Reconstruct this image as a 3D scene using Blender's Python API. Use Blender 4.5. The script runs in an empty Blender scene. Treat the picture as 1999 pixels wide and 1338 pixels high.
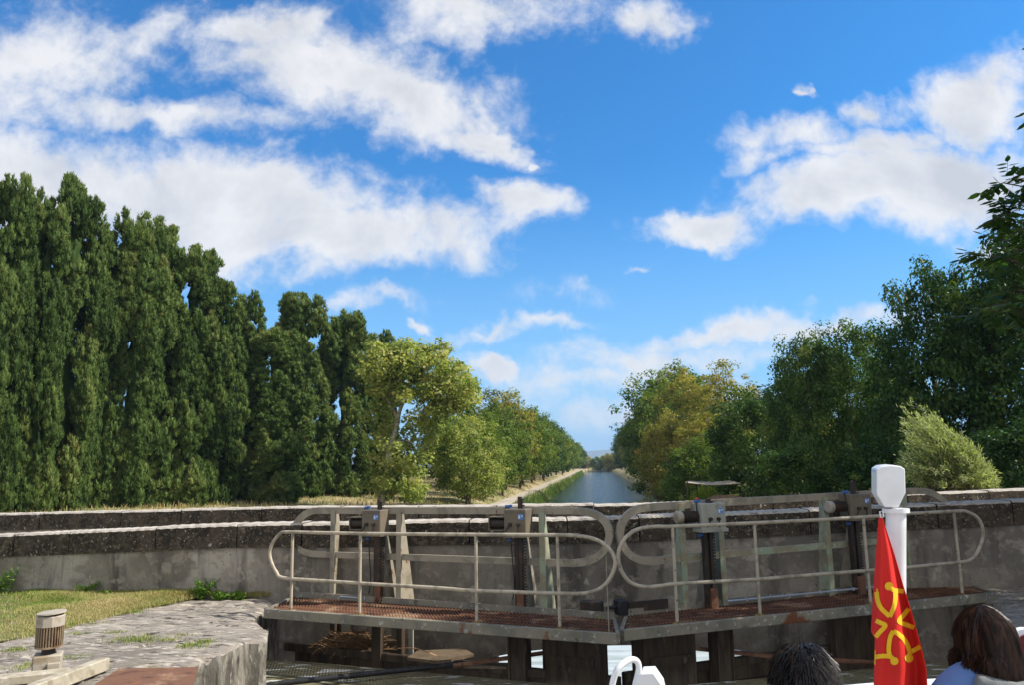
import bpy, math, random
import numpy as np
from mathutils import Vector, Matrix, Euler
random.seed(7); rng = np.random.default_rng(11)
R = math.radians
scn = bpy.context.scene
col = scn.collection
# ------------------------------------------------------------------ camera
FPX, CX, CY = 1520.0, 999.5, 669.0
PITCH, ROLL = 8.93, -1.15
CAMROT = Matrix.Rotation(R(90+PITCH), 3, 'X') @ Matrix.Rotation(R(ROLL), 3, 'Z')
cd = bpy.data.cameras.new('camera'); cam = bpy.data.objects.new('camera', cd); col.objects.link(cam)
cam.rotation_euler = CAMROT.to_euler(); cd.sensor_width = 36.0; cd.lens = 36.0*FPX/1999.0
cd.clip_start = 0.05; cd.clip_end = 20000; scn.camera = cam
# real places in metres, eye level is z = 0, Y runs away from the lock; the survey helpers read a direction and a distance
def ray(px, py): return CAMROT @ Vector((px-CX, CY-py, -FPX))
def W(px, py, Y):
    d = ray(px, py); return d*(Y/d.y)
def Z(px, py, z):
    d = ray(px, py); return d*(z/d.z)
# ------------------------------------------------------------------ sun and sky
SUN_EL, SUN_AZ = 46.0, 92.0        # azimuth clockwise from +Y
sd = Vector((math.cos(R(SUN_EL))*math.sin(R(SUN_AZ)), math.cos(R(SUN_EL))*math.cos(R(SUN_AZ)), math.sin(R(SUN_EL))))
sl = bpy.data.lights.new('sun', 'SUN'); sl.energy = 5.0; sl.angle = R(0.5); sl.color = (1.0, 0.95, 0.86)
so = bpy.data.objects.new('sun', sl); col.objects.link(so); so.rotation_euler = sd.to_track_quat('Z', 'Y').to_euler()
scn.view_settings.view_transform = 'Standard'; scn.view_settings.look = 'None'; scn.view_settings.gamma = 1.0
scn.view_settings.exposure = 0.50
world = bpy.data.worlds.new('World'); scn.world = world; world.use_nodes = True
class NT:
    def __init__(s, tree): s.t = tree; s.n = tree.nodes; s.l = tree.links
    def node(s, typ, **kw):
        n = s.n.new(typ)
        for k, v in kw.items(): setattr(n, k, v)
        return n
    def put(s, sock, v):
        if isinstance(v, bpy.types.NodeSocket): s.l.new(v, sock)
        elif v is not None:
            if hasattr(sock.default_value, '__len__') and not hasattr(v, '__len__'): v = (v,)*len(sock.default_value)
            if hasattr(sock.default_value, '__len__') and len(sock.default_value) == 4 and len(v) == 3: v = (*v, 1)
            sock.default_value = v
    def math(s, op, a, b=None, c=None, clamp=False):
        n = s.node('ShaderNodeMath', operation=op, use_clamp=clamp)
        for i, v in enumerate((a, b, c)):
            if v is not None: s.put(n.inputs[i], v)
        return n.outputs[0]
    def mix(s, f, a, b, mode='MIX'):
        n = s.node('ShaderNodeMix', data_type='RGBA', blend_type=mode); s.put(n.inputs[0], f); s.put(n.inputs[6], a); s.put(n.inputs[7], b)
        return n.outputs[2]
    def ss(s, v, lo, hi):
        n = s.node('ShaderNodeMapRange', interpolation_type='SMOOTHSTEP'); s.put(n.inputs[0], v); n.inputs[1].default_value = lo; n.inputs[2].default_value = hi
        return n.outputs[0]
    def noise(s, vec, scale, detail=4, rough=.55, dist=0, typ='noise'):
        n = s.node('ShaderNodeTexNoise'); s.put(n.inputs['Vector'], vec); n.inputs['Scale'].default_value = scale
        n.inputs['Detail'].default_value = detail; n.inputs['Roughness'].default_value = rough; n.inputs['Distortion'].default_value = dist
        return n.outputs[0]
def build_world():
    g = NT(world.node_tree); g.n.clear()
    out = g.node('ShaderNodeOutputWorld'); bg = g.node('ShaderNodeBackground')
    sky = g.node('ShaderNodeTexSky', sky_type='NISHITA'); sky.sun_disc = False
    sky.sun_elevation = R(SUN_EL); sky.sun_rotation = R(SUN_AZ); sky.air_density = 1.0; sky.dust_density = 0.6; sky.ozone_density = 2.2
    tc = g.node('ShaderNodeTexCoord'); sep = g.node('ShaderNodeSeparateXYZ'); g.put(sep.inputs[0], tc.outputs['Generated'])
    x, y, z = sep.outputs
    ay = g.math('MAXIMUM', g.math('ABSOLUTE', y), 0.05)
    u = g.math('DIVIDE', x, ay); v = g.math('DIVIDE', z, ay)
    cb = g.node('ShaderNodeCombineXYZ'); g.put(cb.inputs[0], u); g.put(cb.inputs[1], v); uv = cb.outputs[0]
    def warp(v, sc, amp):
        n = g.node('ShaderNodeTexNoise'); g.put(n.inputs['Vector'], v); n.inputs['Scale'].default_value = sc; n.inputs['Detail'].default_value = 5; n.inputs['Roughness'].default_value = .6
        a = g.node('ShaderNodeVectorMath', operation='MULTIPLY_ADD'); g.put(a.inputs[0], n.outputs['Color']); a.inputs[1].default_value = (amp*1.5, amp, 0)
        a.inputs[2].default_value = (-amp*.75, -amp*.5, 0); b = g.node('ShaderNodeVectorMath', operation='ADD'); g.put(b.inputs[0], v); g.put(b.inputs[1], a.outputs[0]); return b.outputs[0]
    wuv = warp(warp(uv, 3.2, .16), 11, .07)
    # cloud deck coordinates: directions met with a level layer, so clouds flatten towards the horizon
    zz = g.math('ADD', g.math('MAXIMUM', z, 0.0), 0.16)
    cb2 = g.node('ShaderNodeCombineXYZ'); g.put(cb2.inputs[0], g.math('DIVIDE', x, zz)); g.put(cb2.inputs[1], g.math('DIVIDE', y, zz)); deck = cb2.outputs[0]
    E = [(60,370,430,130,4,.9),(430,400,440,115,6,1.),(640,470,380,85,0,1.),(1040,412,150,62,0,.8),(640,140,420,110,12,.72),(790,190,250,100,22,.85),
         (950,285,150,50,12,.8),(520,50,190,80,8,.7),(100,120,320,140,0,.55),(270,70,280,80,-10,.45),(930,25,300,75,0,.5),(1240,35,140,50,0,.5),(300,240,330,60,4,.62),
         (1372,458,135,50,0,1.),(1620,375,260,85,-8,1.),(1830,350,280,120,0,1.05),(1930,200,160,130,-30,1.),(1730,280,220,60,-10,.75),(1540,268,150,50,0,.55),(1480,310,110,50,-20,.45),(1700,215,130,45,-12,.6),(1600,300,170,40,0,.5),
         (1545,181,30,17,0,.75),(1050,316,32,20,-20,.62),(811,631,34,24,0,.8),(940,706,90,42,14,1.),(1290,688,330,60,-4,.5),(1410,635,250,36,-3,.72),
         (1100,745,250,60,0,.42),(1160,825,180,50,0,.5),(730,588,110,24,0,.45),(1600,632,220,32,0,.55),(930,640,110,20,-8,.45),(1080,618,100,18,0,.45),
         (1240,525,40,14,0,.45),(1400,780,300,60,0,.4),(1150,560,90,18,0,.18),(1980,500,140,50,0,.5)]
    cov = None
    for (px, py, rx, ry, rot, st) in E:
        d = ray(px, py); mp = g.node('ShaderNodeMapping', vector_type='TEXTURE')
        mp.inputs['Location'].default_value = (d.x/d.y, d.z/d.y, 0); mp.inputs['Rotation'].default_value = (0, 0, R(-rot))
        mp.inputs['Scale'].default_value = (rx/1480., ry/1480., 1); g.put(mp.inputs[0], wuv)
        ln = g.node('ShaderNodeVectorMath', operation='LENGTH'); g.put(ln.inputs[0], mp.outputs[0])
        c = g.math('MULTIPLY_ADD', ln.outputs['Value'], -st, st)
        cov = c if cov is None else g.math('MAXIMUM', cov, c)
    n1 = g.noise(deck, 1.1, 8, .6, .25); n2 = g.noise(uv, 6.5, 9, .62, .35); n3 = g.noise(uv, 30, 7, .65, .2)
    nn = g.math('ADD', g.math('MULTIPLY_ADD', n1, .5, -.25), g.math('ADD', g.math('MULTIPLY_ADD', n2, 1.5, -.75), g.math('MULTIPLY_ADD', n3, .75, -.375)))
    front = g.ss(y, -.05, .15)
    back = g.math('MULTIPLY_ADD', n1, 2.4, -.62)  # unseen clouds behind the camera, thickened to neutralise the ambient light
    fld = g.math('ADD', g.math('MAXIMUM', cov, -1.0), g.math('MULTIPLY', nn, .8))
    field = g.math('ADD', g.math('MULTIPLY', fld, front), g.math('MULTIPLY', back, g.math('SUBTRACT', 1, front)))
    mask = g.math('MULTIPLY', g.ss(field, -.10, .56), .96)
    # thick parts grey, edges bright
    off = g.node('ShaderNodeVectorMath', operation='ADD'); g.put(off.inputs[0], uv); off.inputs[1].default_value = (.02, .03, 0)
    n2b = g.noise(off.outputs[0], 5.5, 6, .6, .35); lit = g.math('SUBTRACT', n2, n2b)
    shade = g.math('ADD', g.math('MULTIPLY', g.ss(field, .1, 1.0), .6), g.math('MULTIPLY', lit, -3.0), clamp=True)
    ccol = g.mix(shade, (.94, .94, .955), (.66, .685, .74))
    tint = g.mix(1.0, sky.outputs[0], SKYTINT, 'MULTIPLY')
    horiz = g.math('SUBTRACT', 1, g.ss(z, 0.0, .38))
    tint = g.mix(g.math('MULTIPLY', horiz, .75), tint, (3.5, 6.5, 9.8))
    csc = g.node('ShaderNodeVectorMath', operation='SCALE'); g.put(csc.inputs[0], ccol); csc.inputs['Scale'].default_value = 9.2
    fin = g.mix(mask, tint, csc.outputs[0])
    g.put(bg.inputs[0], fin); bg.inputs[1].default_value = 0.075
    g.l.new(bg.outputs[0], out.inputs[0])
SKYTINT = (.28, 1.13, 1.78)
build_world()
# ------------------------------------------------------------------ helpers
ORI = {}
def tag(o, label=None, cat=None, group=None, kind=None):
    if label: o['label'] = label
    if cat: o['category'] = cat
    if group: o['group'] = group
    if kind: o['kind'] = kind
    return o
def empty(name, loc, label=None, cat=None, group=None):
    o = bpy.data.objects.new(name, None); col.objects.link(o); o.location = loc; o.empty_display_size = .2
    ORI[o] = Vector(loc); return tag(o, label, cat, group)
def origin(o):
    return ORI.get(o, Vector((0, 0, 0))) if o else Vector((0, 0, 0))
def link_mesh(name, me, m, parent=None, smooth=False, label=None):
    o = bpy.data.objects.new(name, me); col.objects.link(o)
    for mm in (m if isinstance(m, (list, tuple)) else [m]):
        if mm: me.materials.append(mm)
    if parent: o.parent = parent; ORI[o] = origin(parent)
    if smooth: me.polygons.foreach_set('use_smooth', [True]*len(me.polygons))
    if label: o['label'] = label
    return o
def np_mesh(name, V, F, attrs=None):
    """V (n,3), F (m,k) arrays -> mesh"""
    V = np.asarray(V, dtype=np.float32); F = np.asarray(F, dtype=np.int32)
    me = bpy.data.meshes.new(name); me.vertices.add(len(V)); me.vertices.foreach_set('co', V.ravel())
    k = F.shape[1]; me.loops.add(F.size); me.loops.foreach_set('vertex_index', F.ravel())
    me.polygons.add(len(F)); me.polygons.foreach_set('loop_start', np.arange(0, F.size, k, dtype=np.int32))
    try: me.polygons.foreach_set('loop_total', np.full(len(F), k, dtype=np.int32))
    except Exception: pass
    if attrs is not None:
        a = me.attributes.new('var', 'FLOAT', 'POINT'); a.data.foreach_set('value', np.asarray(attrs, dtype=np.float32))
    me.update(calc_edges=True); me.validate(); return me
class MB:
    def __init__(s): s.v = []; s.f = []
    def add(s, vs, fs):
        b = len(s.v); s.v += [tuple(v) for v in vs]; s.f += [tuple(i+b for i in f) for f in fs]; return s
    def frame(s, c, ex, ey, ez, hx, hy, hz, bev=0.0):
        c = Vector(c); ex, ey, ez = Vector(ex), Vector(ey), Vector(ez)
        if bev <= 0:
            vs = [c+ex*hx*a+ey*hy*b+ez*hz*d for d in (-1, 1) for b in (-1, 1) for a in (-1, 1)]
            return s.add(vs, [(0,2,3,1),(4,5,7,6),(0,1,5,4),(2,6,7,3),(0,4,6,2),(1,3,7,5)])
        vs = []; rings = []
        for (z, k) in ((-hz, bev), (-hz+bev, 0), (hz-bev, 0), (hz, bev)):
            X, Y = hx-k, hy-k; ring = []
            q = bev if k == 0 else bev*.6
            for (a, b) in ((X-q,-Y),(X,-Y+q),(X,Y-q),(X-q,Y),(-X+q,Y),(-X,Y-q),(-X,-Y+q),(-X+q,-Y)):
                ring.append(len(vs)); vs.append(c+ex*a+ey*b+ez*z)
            rings.append(ring)
        fs = [tuple(reversed(rings[0])), tuple(rings[3])]
        for r0, r1 in zip(rings, rings[1:]):
            for i in range(8): j = (i+1) % 8; fs.append((r0[i], r0[j], r1[j], r1[i]))
        return s.add(vs, fs)
    def box(s, c, hx, hy, hz, rz=0, bev=0.0):
        ca, sa = math.cos(rz), math.sin(rz)
        return s.frame(c, (ca, sa, 0), (-sa, ca, 0), (0, 0, 1), hx, hy, hz, bev)
    def bar(s, a, b, w, h, up=(0, 0, 1), bev=0.0):
        """box from a to b, w across (sideways), h along up"""
        a, b = Vector(a), Vector(b); d = b-a; L = d.length; ex = d/L; up = Vector(up)
        ey = up.cross(ex).normalized(); ez = ex.cross(ey)
        return s.frame((a+b)/2, ex, ey, ez, L/2, w/2, h/2, bev)
    def tube(s, pts, r, seg=10, closed=False, cap=True):
        pts = [Vector(p) for p in pts]; n = len(pts); rr = r if hasattr(r, '__len__') else [r]*n
        vs = []; prev = None
        for i, p in enumerate(pts):
            if closed: t = (pts[(i+1) % n]-pts[i-1])
            else: t = pts[min(i+1, n-1)]-pts[max(i-1, 0)]
            t.normalize()
            if prev is None:
                a = Vector((0, 0, 1)) if abs(t.z) < .9 else Vector((1, 0, 0)); nx = t.cross(a).normalized()
            else: nx = (prev-t*prev.dot(t)).normalized()
            prev = nx; ny = t.cross(nx)
            for k in range(seg):
                an = 2*math.pi*k/seg; vs.append(p+(nx*math.cos(an)+ny*math.sin(an))*rr[i])
        fs = []
        m = n if closed else n-1
        for i in range(m):
            a0 = i*seg; b0 = ((i+1) % n)*seg
            for k in range(seg): k2 = (k+1) % seg; fs.append((a0+k, a0+k2, b0+k2, b0+k))
        if cap and not closed: fs += [tuple(reversed(range(seg))), tuple(range((n-1)*seg, n*seg))]
        return s.add(vs, fs)
    def sweep(s, pts, nrm, w, t):
        """flat bar following pts; w in the plane of the path, t along nrm"""
        pts = [Vector(p) for p in pts]; nrm = Vector(nrm).normalized(); vs = []; n = len(pts)
        for i, p in enumerate(pts):
            tg = (pts[min(i+1, n-1)]-pts[max(i-1, 0)]).normalized(); sd_ = nrm.cross(tg).normalized()
            for a, b in ((-1,-1),(1,-1),(1,1),(-1,1)): vs.append(p+sd_*a*w/2+nrm*b*t/2)
        fs = [(0,3,2,1), tuple(4*(n-1)+k for k in range(4))]
        for i in range(n-1):
            for k in range(4): k2 = (k+1) % 4; fs.append((4*i+k, 4*i+k2, 4*i+4+k2, 4*i+4+k))
        return s.add(vs, fs)
    def poly(s, pts, d):
        """closed outline extruded by vector d"""
        n = len(pts); d = Vector(d); vs = [Vector(p) for p in pts]+[Vector(p)+d for p in pts]
        fs = [tuple(range(n)), tuple(reversed(range(n, 2*n)))]+[(i, i+n, (i+1) % n+n, (i+1) % n) for i in range(n)]
        return s.add(vs, fs)
    def ell(s, c, rx, ry, rz, seg=16, rings=10, f=None):
        c = Vector(c); vs = [c+Vector((0, 0, -rz))]
        for i in range(1, rings):
            th = math.pi*i/rings
            for k in range(seg):
                ph = 2*math.pi*k/seg; v = Vector((rx*math.sin(th)*math.cos(ph), ry*math.sin(th)*math.sin(ph), -rz*math.cos(th)))
                if f: v = f(v)
                vs.append(c+v)
        vs.append(c+Vector((0, 0, rz))); fs = []
        for k in range(seg): fs.append((0, 1+(k+1) % seg, 1+k))
        for i in range(rings-2):
            a = 1+i*seg; b = a+seg
            for k in range(seg): k2 = (k+1) % seg; fs.append((a+k, a+k2, b+k2, b+k))
        a = 1+(rings-2)*seg; L = len(vs)-1
        for k in range(seg): fs.append((a+k, a+(k+1) % seg, L))
        return s.add(vs, fs)
    def build(s, name, m, parent=None, smooth=False, label=None):
        o0 = origin(parent); me = bpy.data.meshes.new(name)
        me.from_pydata([tuple(Vector(v)-o0) for v in s.v], [], s.f); me.update(); me.validate()
        import bmesh
        bm = bmesh.new(); bm.from_mesh(me); bmesh.ops.recalc_face_normals(bm, faces=bm.faces); bm.to_mesh(me); bm.free()
        o = link_mesh(name, me, m, parent, smooth, label)
        if smooth:
            try: me.set_sharp_from_angle(angle=R(40))
            except Exception: pass
        return o
def catmull(P, n=6):
    P = [Vector(p) for p in P]; Q = [P[0]*2-P[1]]+P+[P[-1]*2-P[-2]]; out = []
    for i in range(1, len(Q)-2):
        for k in range(n):
            t = k/n; a, b, c, d = Q[i-1:i+3]
            out.append(.5*((2*b)+(c-a)*t+(2*a-5*b+4*c-d)*t*t+(3*b-a-3*c+d)*t**3))
    return out+[P[-1]]
def vnoise(x, y, seed=0):
    xi = np.floor(x).astype(np.int64); yi = np.floor(y).astype(np.int64); fx = x-xi; fy = y-yi
    fx = fx*fx*(3-2*fx); fy = fy*fy*(3-2*fy)
    def h(a, b):
        n = (a*374761393+b*668265263+seed*974634777) & 0xffffffff
        n = ((n ^ (n >> 13))*1274126177) & 0xffffffff
        return ((n ^ (n >> 16)) & 0xffff)/65535.0
    return (h(xi, yi)*(1-fx)+h(xi+1, yi)*fx)*(1-fy)+(h(xi, yi+1)*(1-fx)+h(xi+1, yi+1)*fx)*fy
def fbm(x, y, o=5, seed=0):
    s = 0; a = .5; x = np.asarray(x, float); y = np.asarray(y, float)
    for k in range(o): s = s+a*vnoise(x, y, seed+k); x = x*2.03+3.1; y = y*2.03+1.7; a *= .5
    return s
# ------------------------------------------------------------------ materials
def mat(name, base, layers=(), rough=.8, bump=(), metal=0.0, spec=.28, coord='Object', stretch=(1,1,1), coat=0.0, trans=0):
    """layers: (colour, noise scale, lo, hi, [stretch], [detail]); bump: list of (scale, strength, dist)"""
    m = bpy.data.materials.new(name); m.use_nodes = True; g = NT(m.node_tree); g.n.clear()
    out = g.node('ShaderNodeOutputMaterial'); p = g.node('ShaderNodeBsdfPrincipled'); g.l.new(p.outputs[0], out.inputs[0])
    tc = g.node('ShaderNodeTexCoord'); base_v = tc.outputs[coord]
    def vec(st, off):
        mp = g.node('ShaderNodeMapping'); g.put(mp.inputs[0], base_v); mp.inputs['Scale'].default_value = st; mp.inputs['Location'].default_value = (off, off*.7, off*.3); return mp.outputs[0]
    c = base; 
    for i, L in enumerate(layers):
        st = L[4] if len(L) > 4 else stretch; det = L[5] if len(L) > 5 else 5
        n = g.noise(vec(st, i*3.7+1), L[1], det, .62, .3); c = g.mix(g.ss(n, L[2], L[3]), c, L[0])
    g.put(p.inputs['Base Color'], c); p.inputs['Roughness'].default_value = rough; p.inputs['Metallic'].default_value = metal
    p.inputs['Specular IOR Level'].default_value = spec; p.inputs['Coat Weight'].default_value = coat
    last = None
    for i, (sc, st, ds) in enumerate(bump):
        n = g.noise(vec(stretch, 9+i), sc, 6, .6); b = g.node('ShaderNodeBump'); b.inputs['Strength'].default_value = st; b.inputs['Distance'].default_value = ds
        g.put(b.inputs['Height'], n)
        if last is not None: g.l.new(last, b.inputs['Normal'])
        last = b.outputs[0]
    if last is not None: g.l.new(last, p.inputs['Normal'])
    return m
def leafmat(name, stops, rough=.55, trans=.35, tcol=None, nscale=None):
    m = bpy.data.materials.new(name); m.use_nodes = True; g = NT(m.node_tree); g.n.clear()
    out = g.node('ShaderNodeOutputMaterial'); p = g.node('ShaderNodeBsdfPrincipled'); at = g.node('ShaderNodeAttribute', attribute_name='var')
    oi = g.node('ShaderNodeObjectInfo')
    v = g.math('ADD', at.outputs['Fac'], g.math('MULTIPLY_ADD', oi.outputs['Random'], .16, -.08))
    if nscale:
        tc = g.node('ShaderNodeTexCoord'); v = g.math('ADD', v, g.math('MULTIPLY_ADD', g.noise(tc.outputs['Object'], nscale, 3), .8, -.4))
    cr = g.node('ShaderNodeValToRGB'); g.put(cr.inputs[0], v); el = cr.color_ramp.elements
    while len(el) < len(stops): el.new(.5)
    for e, (t, c) in zip(el, stops): e.position = t; e.color = (*c, 1)
    g.put(p.inputs['Base Color'], cr.outputs[0]); p.inputs['Roughness'].default_value = rough; p.inputs['Specular IOR Level'].default_value = .12
    if trans > 0:
        tr = g.node('ShaderNodeBsdfTranslucent'); tm = g.mix(1.0, cr.outputs[0], tcol or (1.3, 1.5, .6), 'MULTIPLY'); g.put(tr.inputs[0], tm)
        mx = g.node('ShaderNodeMixShader'); mx.inputs[0].default_value = trans; g.l.new(p.outputs[0], mx.inputs[1]); g.l.new(tr.outputs[0], mx.inputs[2]); g.l.new(mx.outputs[0], out.inputs[0])
    else: g.l.new(p.outputs[0], out.inputs[0])
    return m
RUST = (.16, .055, .022); MOSS = (.13, .13, .03)
M = dict(
 paint=mat('weathered_paint', (.32,.275,.205), [((.22,.195,.145),5,.45,.62),((.34,.36,.27),9,.62,.74),(RUST,9,.62,.70),((.30,.27,.07),5,.70,.80)], .55, [(60,.25,.004)]),
 rail=mat('rail_paint', (.46,.39,.29), [((.27,.23,.17),7,.45,.65),(RUST,12,.63,.70),((.33,.31,.10),6,.68,.8)], .5, [(80,.3,.003)]),
 green=mat('green_paint', (.31,.35,.24), [((.27,.23,.15),4,.42,.6),(RUST,9,.68,.76),((.40,.44,.33),13,.6,.7)], .6, [(60,.3,.004)]),
 darkmetal=mat('dark_metal', (.038,.030,.024), [((.10,.05,.03),8,.5,.7)], .55, [(50,.4,.004)]),
 rust=mat('rusty_steel', (.165,.080,.048), [((.34,.21,.13),2.2,.52,.66),((.24,.10,.05),10,.55,.7),((.07,.035,.025),5,.5,.7)], .85, [(60,.5,.005)]),
 gearbox=mat('gearbox_paint', (.17,.138,.095), [((.13,.11,.09),6,.45,.7),(RUST,12,.68,.76)], .5, [(50,.2,.003)]),
 gearbox2=mat('gearbox_paint_pale', (.36,.35,.29), [((.22,.2,.16),6,.45,.7),(RUST,12,.66,.74)], .55, [(50,.2,.003)]),
 conduit=mat('galvanised_conduit', (.42,.46,.52), [((.3,.33,.36),20,.5,.7)], .35, (), .3),
 fascia=mat('fascia_steel', (.25,.22,.165), [((.16,.15,.12),3,.4,.65),((.44,.43,.38),16,.58,.66),(RUST,2.2,.60,.68),((.24,.21,.04),3,.62,.74),((.10,.09,.07),9,.60,.72)], .65, [(50,.4,.004)]),
 timber=mat('wet_timber', (.065,.045,.028), [((.028,.021,.015),4,.4,.65,(3,3,.5)),((.13,.11,.075),9,.6,.75)], .7, [(25,.5,.01)], stretch=(1,1,.3)),
 board=mat('pale_board', (.13,.095,.06), [((.08,.058,.035),5,.45,.7,(1,1,5)),((.19,.15,.10),14,.55,.7)], .7, [(30,.4,.006)]),
 beam=mat('old_beam', (.42,.37,.28), [((.27,.23,.16),6,.45,.65),((.52,.48,.40),12,.55,.7)], .75, [(40,.4,.006)]),
 plaster=mat('cement_render', (.27,.236,.188), [((.19,.166,.135),.9,.42,.60),((.42,.375,.31),.6,.53,.61,(1,1,1.6),8),((.105,.092,.075),2.6,.48,.68,(1,1,.16),6),((.31,.27,.215),6,.5,.66),((.40,.355,.285),2.2,.62,.67,(1,1,1),8),((.11,.095,.07),30,.60,.70),((.38,.34,.28),60,.66,.72)], .9, [(5,.35,.02),(35,.5,.008),(120,.3,.003)]),
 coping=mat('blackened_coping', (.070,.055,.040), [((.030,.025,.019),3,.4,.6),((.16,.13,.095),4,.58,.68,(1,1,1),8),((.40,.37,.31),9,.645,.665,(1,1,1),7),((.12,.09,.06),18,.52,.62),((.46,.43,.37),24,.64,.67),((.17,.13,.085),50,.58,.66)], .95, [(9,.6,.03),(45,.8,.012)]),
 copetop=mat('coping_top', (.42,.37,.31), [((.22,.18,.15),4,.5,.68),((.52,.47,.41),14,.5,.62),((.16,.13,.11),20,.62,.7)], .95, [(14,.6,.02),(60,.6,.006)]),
 stone=mat('worn_quay_stone', (.29,.25,.205), [((.19,.165,.135),2.2,.42,.62),((.44,.385,.325),7,.52,.62,(.7,2.2,1)),((.07,.06,.05),9,.56,.63,(.5,2.6,1)),((.14,.13,.055),3.3,.64,.70),((.34,.30,.26),26,.58,.66)], .95, [(6,.8,.05),(28,.9,.02),(110,.6,.006)], stretch=(.55,1.5,1)),
 wallstone=mat('chamber_stone', (.26,.235,.195), [((.10,.09,.075),3,.4,.6,(2,2,.5)),((.42,.39,.34),7,.6,.7,(2,2,.6)),((.05,.047,.04),5,.58,.68,(3,3,.4))], .95, [(5,.9,.06),(30,.8,.02)], stretch=(2,2,.6)),
 soil=mat('lawn_soil', (.17,.14,.07), [((.10,.13,.04),3,.45,.6),((.26,.22,.12),6,.5,.7)], 1, [(30,.6,.03)]),
 road=mat('road_gravel', (.30,.27,.23), [((.2,.18,.15),4,.45,.7)], .95, [(60,.5,.01)]),
 white=mat('white_gelcoat', (.74,.745,.75), [((.66,.66,.65),5,.5,.7)], .32, (), 0, .5, coat=.2),
 bluewhite=mat('pale_blue_panel', (.45,.60,.80), [], .35),
 hull=mat('hull_white', (.74,.75,.76), [((.62,.63,.62),3,.5,.7)], .4),
 deck=mat('deck_grey', (.38,.36,.33), [((.3,.28,.26),20,.5,.7)], .8, [(80,.3,.003)]),
 motor=mat('motor_grey', (.40,.35,.28), [((.27,.21,.14),5,.45,.65),((.47,.43,.36),14,.6,.7)], .55, [(60,.2,.003)]),
 black=mat('black_rubber', (.018,.018,.02), [((.05,.045,.04),10,.5,.7)], .5),
 sticker=mat('blue_sticker', (.10,.24,.55), [], .4), stickerw=mat('white_sticker', (.62,.66,.7), [], .4),
 bark=mat('bark', (.14,.105,.07), [((.07,.055,.04),5,.45,.6,(3,3,.6)),((.22,.18,.13),9,.58,.7)], .95, [(12,.8,.04)], stretch=(3,3,.6)),
 planebark=mat('plane_bark', (.46,.42,.32), [((.24,.22,.15),2.5,.48,.55),((.56,.53,.44),4,.58,.64)], .85, [(20,.3,.01)]),
 redcloth=mat('red_cloth', (.60,.020,.014), [((.48,.014,.010),3,.45,.7)], .75),
 yellow=mat('yellow_print', (.74,.44,.015), [], .75),
 skin=mat('skin', (.50,.29,.20), [((.44,.23,.16),12,.5,.7)], .5),
 blueshirt=mat('blue_shirt', (.10,.185,.40), [((.075,.15,.34),14,.5,.7)], .85, [(9,.5,.02)]),
 greyhood=mat('grey_hood', (.17,.18,.18), [((.09,.10,.10),9,.5,.7)], .9, [(10,.6,.02)]),
 darkcloth=mat('dark_cloth', (.03,.03,.04), [], .9),
 jeans=mat('jeans', (.05,.07,.13), [], .9),
 canvas=mat('canvas_awning', (.40,.34,.27), [((.30,.20,.13),2,.55,.75)], .9),
 wood=mat('boat_wood', (.24,.16,.12), [((.16,.1,.07),6,.5,.7)], .6),
 redball=mat('red_plastic', (.6,.06,.04), [], .4), bluebox=mat('blue_plastic', (.06,.13,.32), [], .4),
)
def hairmat(name, c1, c2, spec=.35):
    m = mat(name, c1, [(c2, 30, .45, .6, (2,2,.3))], .42, (), 0, spec); return m
M['hairdark'] = hairmat('hair_black', (.012,.010,.009), (.03,.022,.018)); M['hairbrown'] = hairmat('hair_brown', (.017,.009,.006), (.045,.022,.013), .2)
def watermat(name, base, rough, bumps, stretch=(1,1,1), foam=None):
    m = mat(name, base, foam or [], rough, bumps, 0, .5, stretch=stretch); p = [n for n in m.node_tree.nodes if n.type == 'BSDF_PRINCIPLED'][0]
    p.inputs['IOR'].default_value = 1.33; return m
M['postbase'] = mat('mossy_rust', (.17,.10,.05), [((.30,.25,.07),12,.45,.6),((.30,.28,.23),20,.55,.7)], .85)
M['canal'] = watermat('canal_water', (.035,.050,.035), .05, [(1.1,.6,.3),(5,.6,.05)])
M['chamber'] = watermat('chamber_water', (.20,.185,.115), .05, [(1.6,.4,.12),(8,.35,.04)], (1,.8,1), [((.20,.17,.08),1.5,.5,.7),((.62,.64,.60),5.0,.585,.61,(.5,1.7,1),3)])
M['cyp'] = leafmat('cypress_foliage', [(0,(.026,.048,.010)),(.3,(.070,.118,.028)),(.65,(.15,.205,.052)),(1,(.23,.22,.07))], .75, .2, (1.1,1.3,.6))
M['plane'] = leafmat('plane_leaves', [(0,(.06,.10,.02)),(.4,(.21,.25,.06)),(.75,(.36,.37,.11)),(1,(.46,.40,.14))], .55, .4)
M['bank'] = leafmat('bank_leaves', [(0,(.045,.075,.015)),(.4,(.10,.16,.03)),(.75,(.19,.23,.045)),(1,(.30,.28,.06))], .6, .38)
M['bankgold'] = leafmat('golden_leaves', [(0,(.08,.09,.02)),(.4,(.22,.21,.045)),(.75,(.36,.30,.06)),(1,(.42,.28,.08))], .6, .35)
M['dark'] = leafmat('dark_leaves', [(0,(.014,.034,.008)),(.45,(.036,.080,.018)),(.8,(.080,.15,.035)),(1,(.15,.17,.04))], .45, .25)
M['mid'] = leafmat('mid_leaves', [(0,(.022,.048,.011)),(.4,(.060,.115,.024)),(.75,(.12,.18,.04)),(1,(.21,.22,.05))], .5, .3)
M['willow'] = leafmat('willow_leaves', [(0,(.15,.18,.07)),(.5,(.33,.35,.17)),(1,(.58,.56,.34))], .5, .4)
M['walnut'] = leafmat('walnut_leaves', [(0,(.016,.045,.010)),(.5,(.045,.095,.02)),(1,(.10,.15,.03))], .45, .35)
M['weed'] = leafmat('weed_leaves', [(0,(.07,.16,.02)),(.6,(.17,.30,.05)),(1,(.3,.3,.08))], .6, .35)
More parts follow.
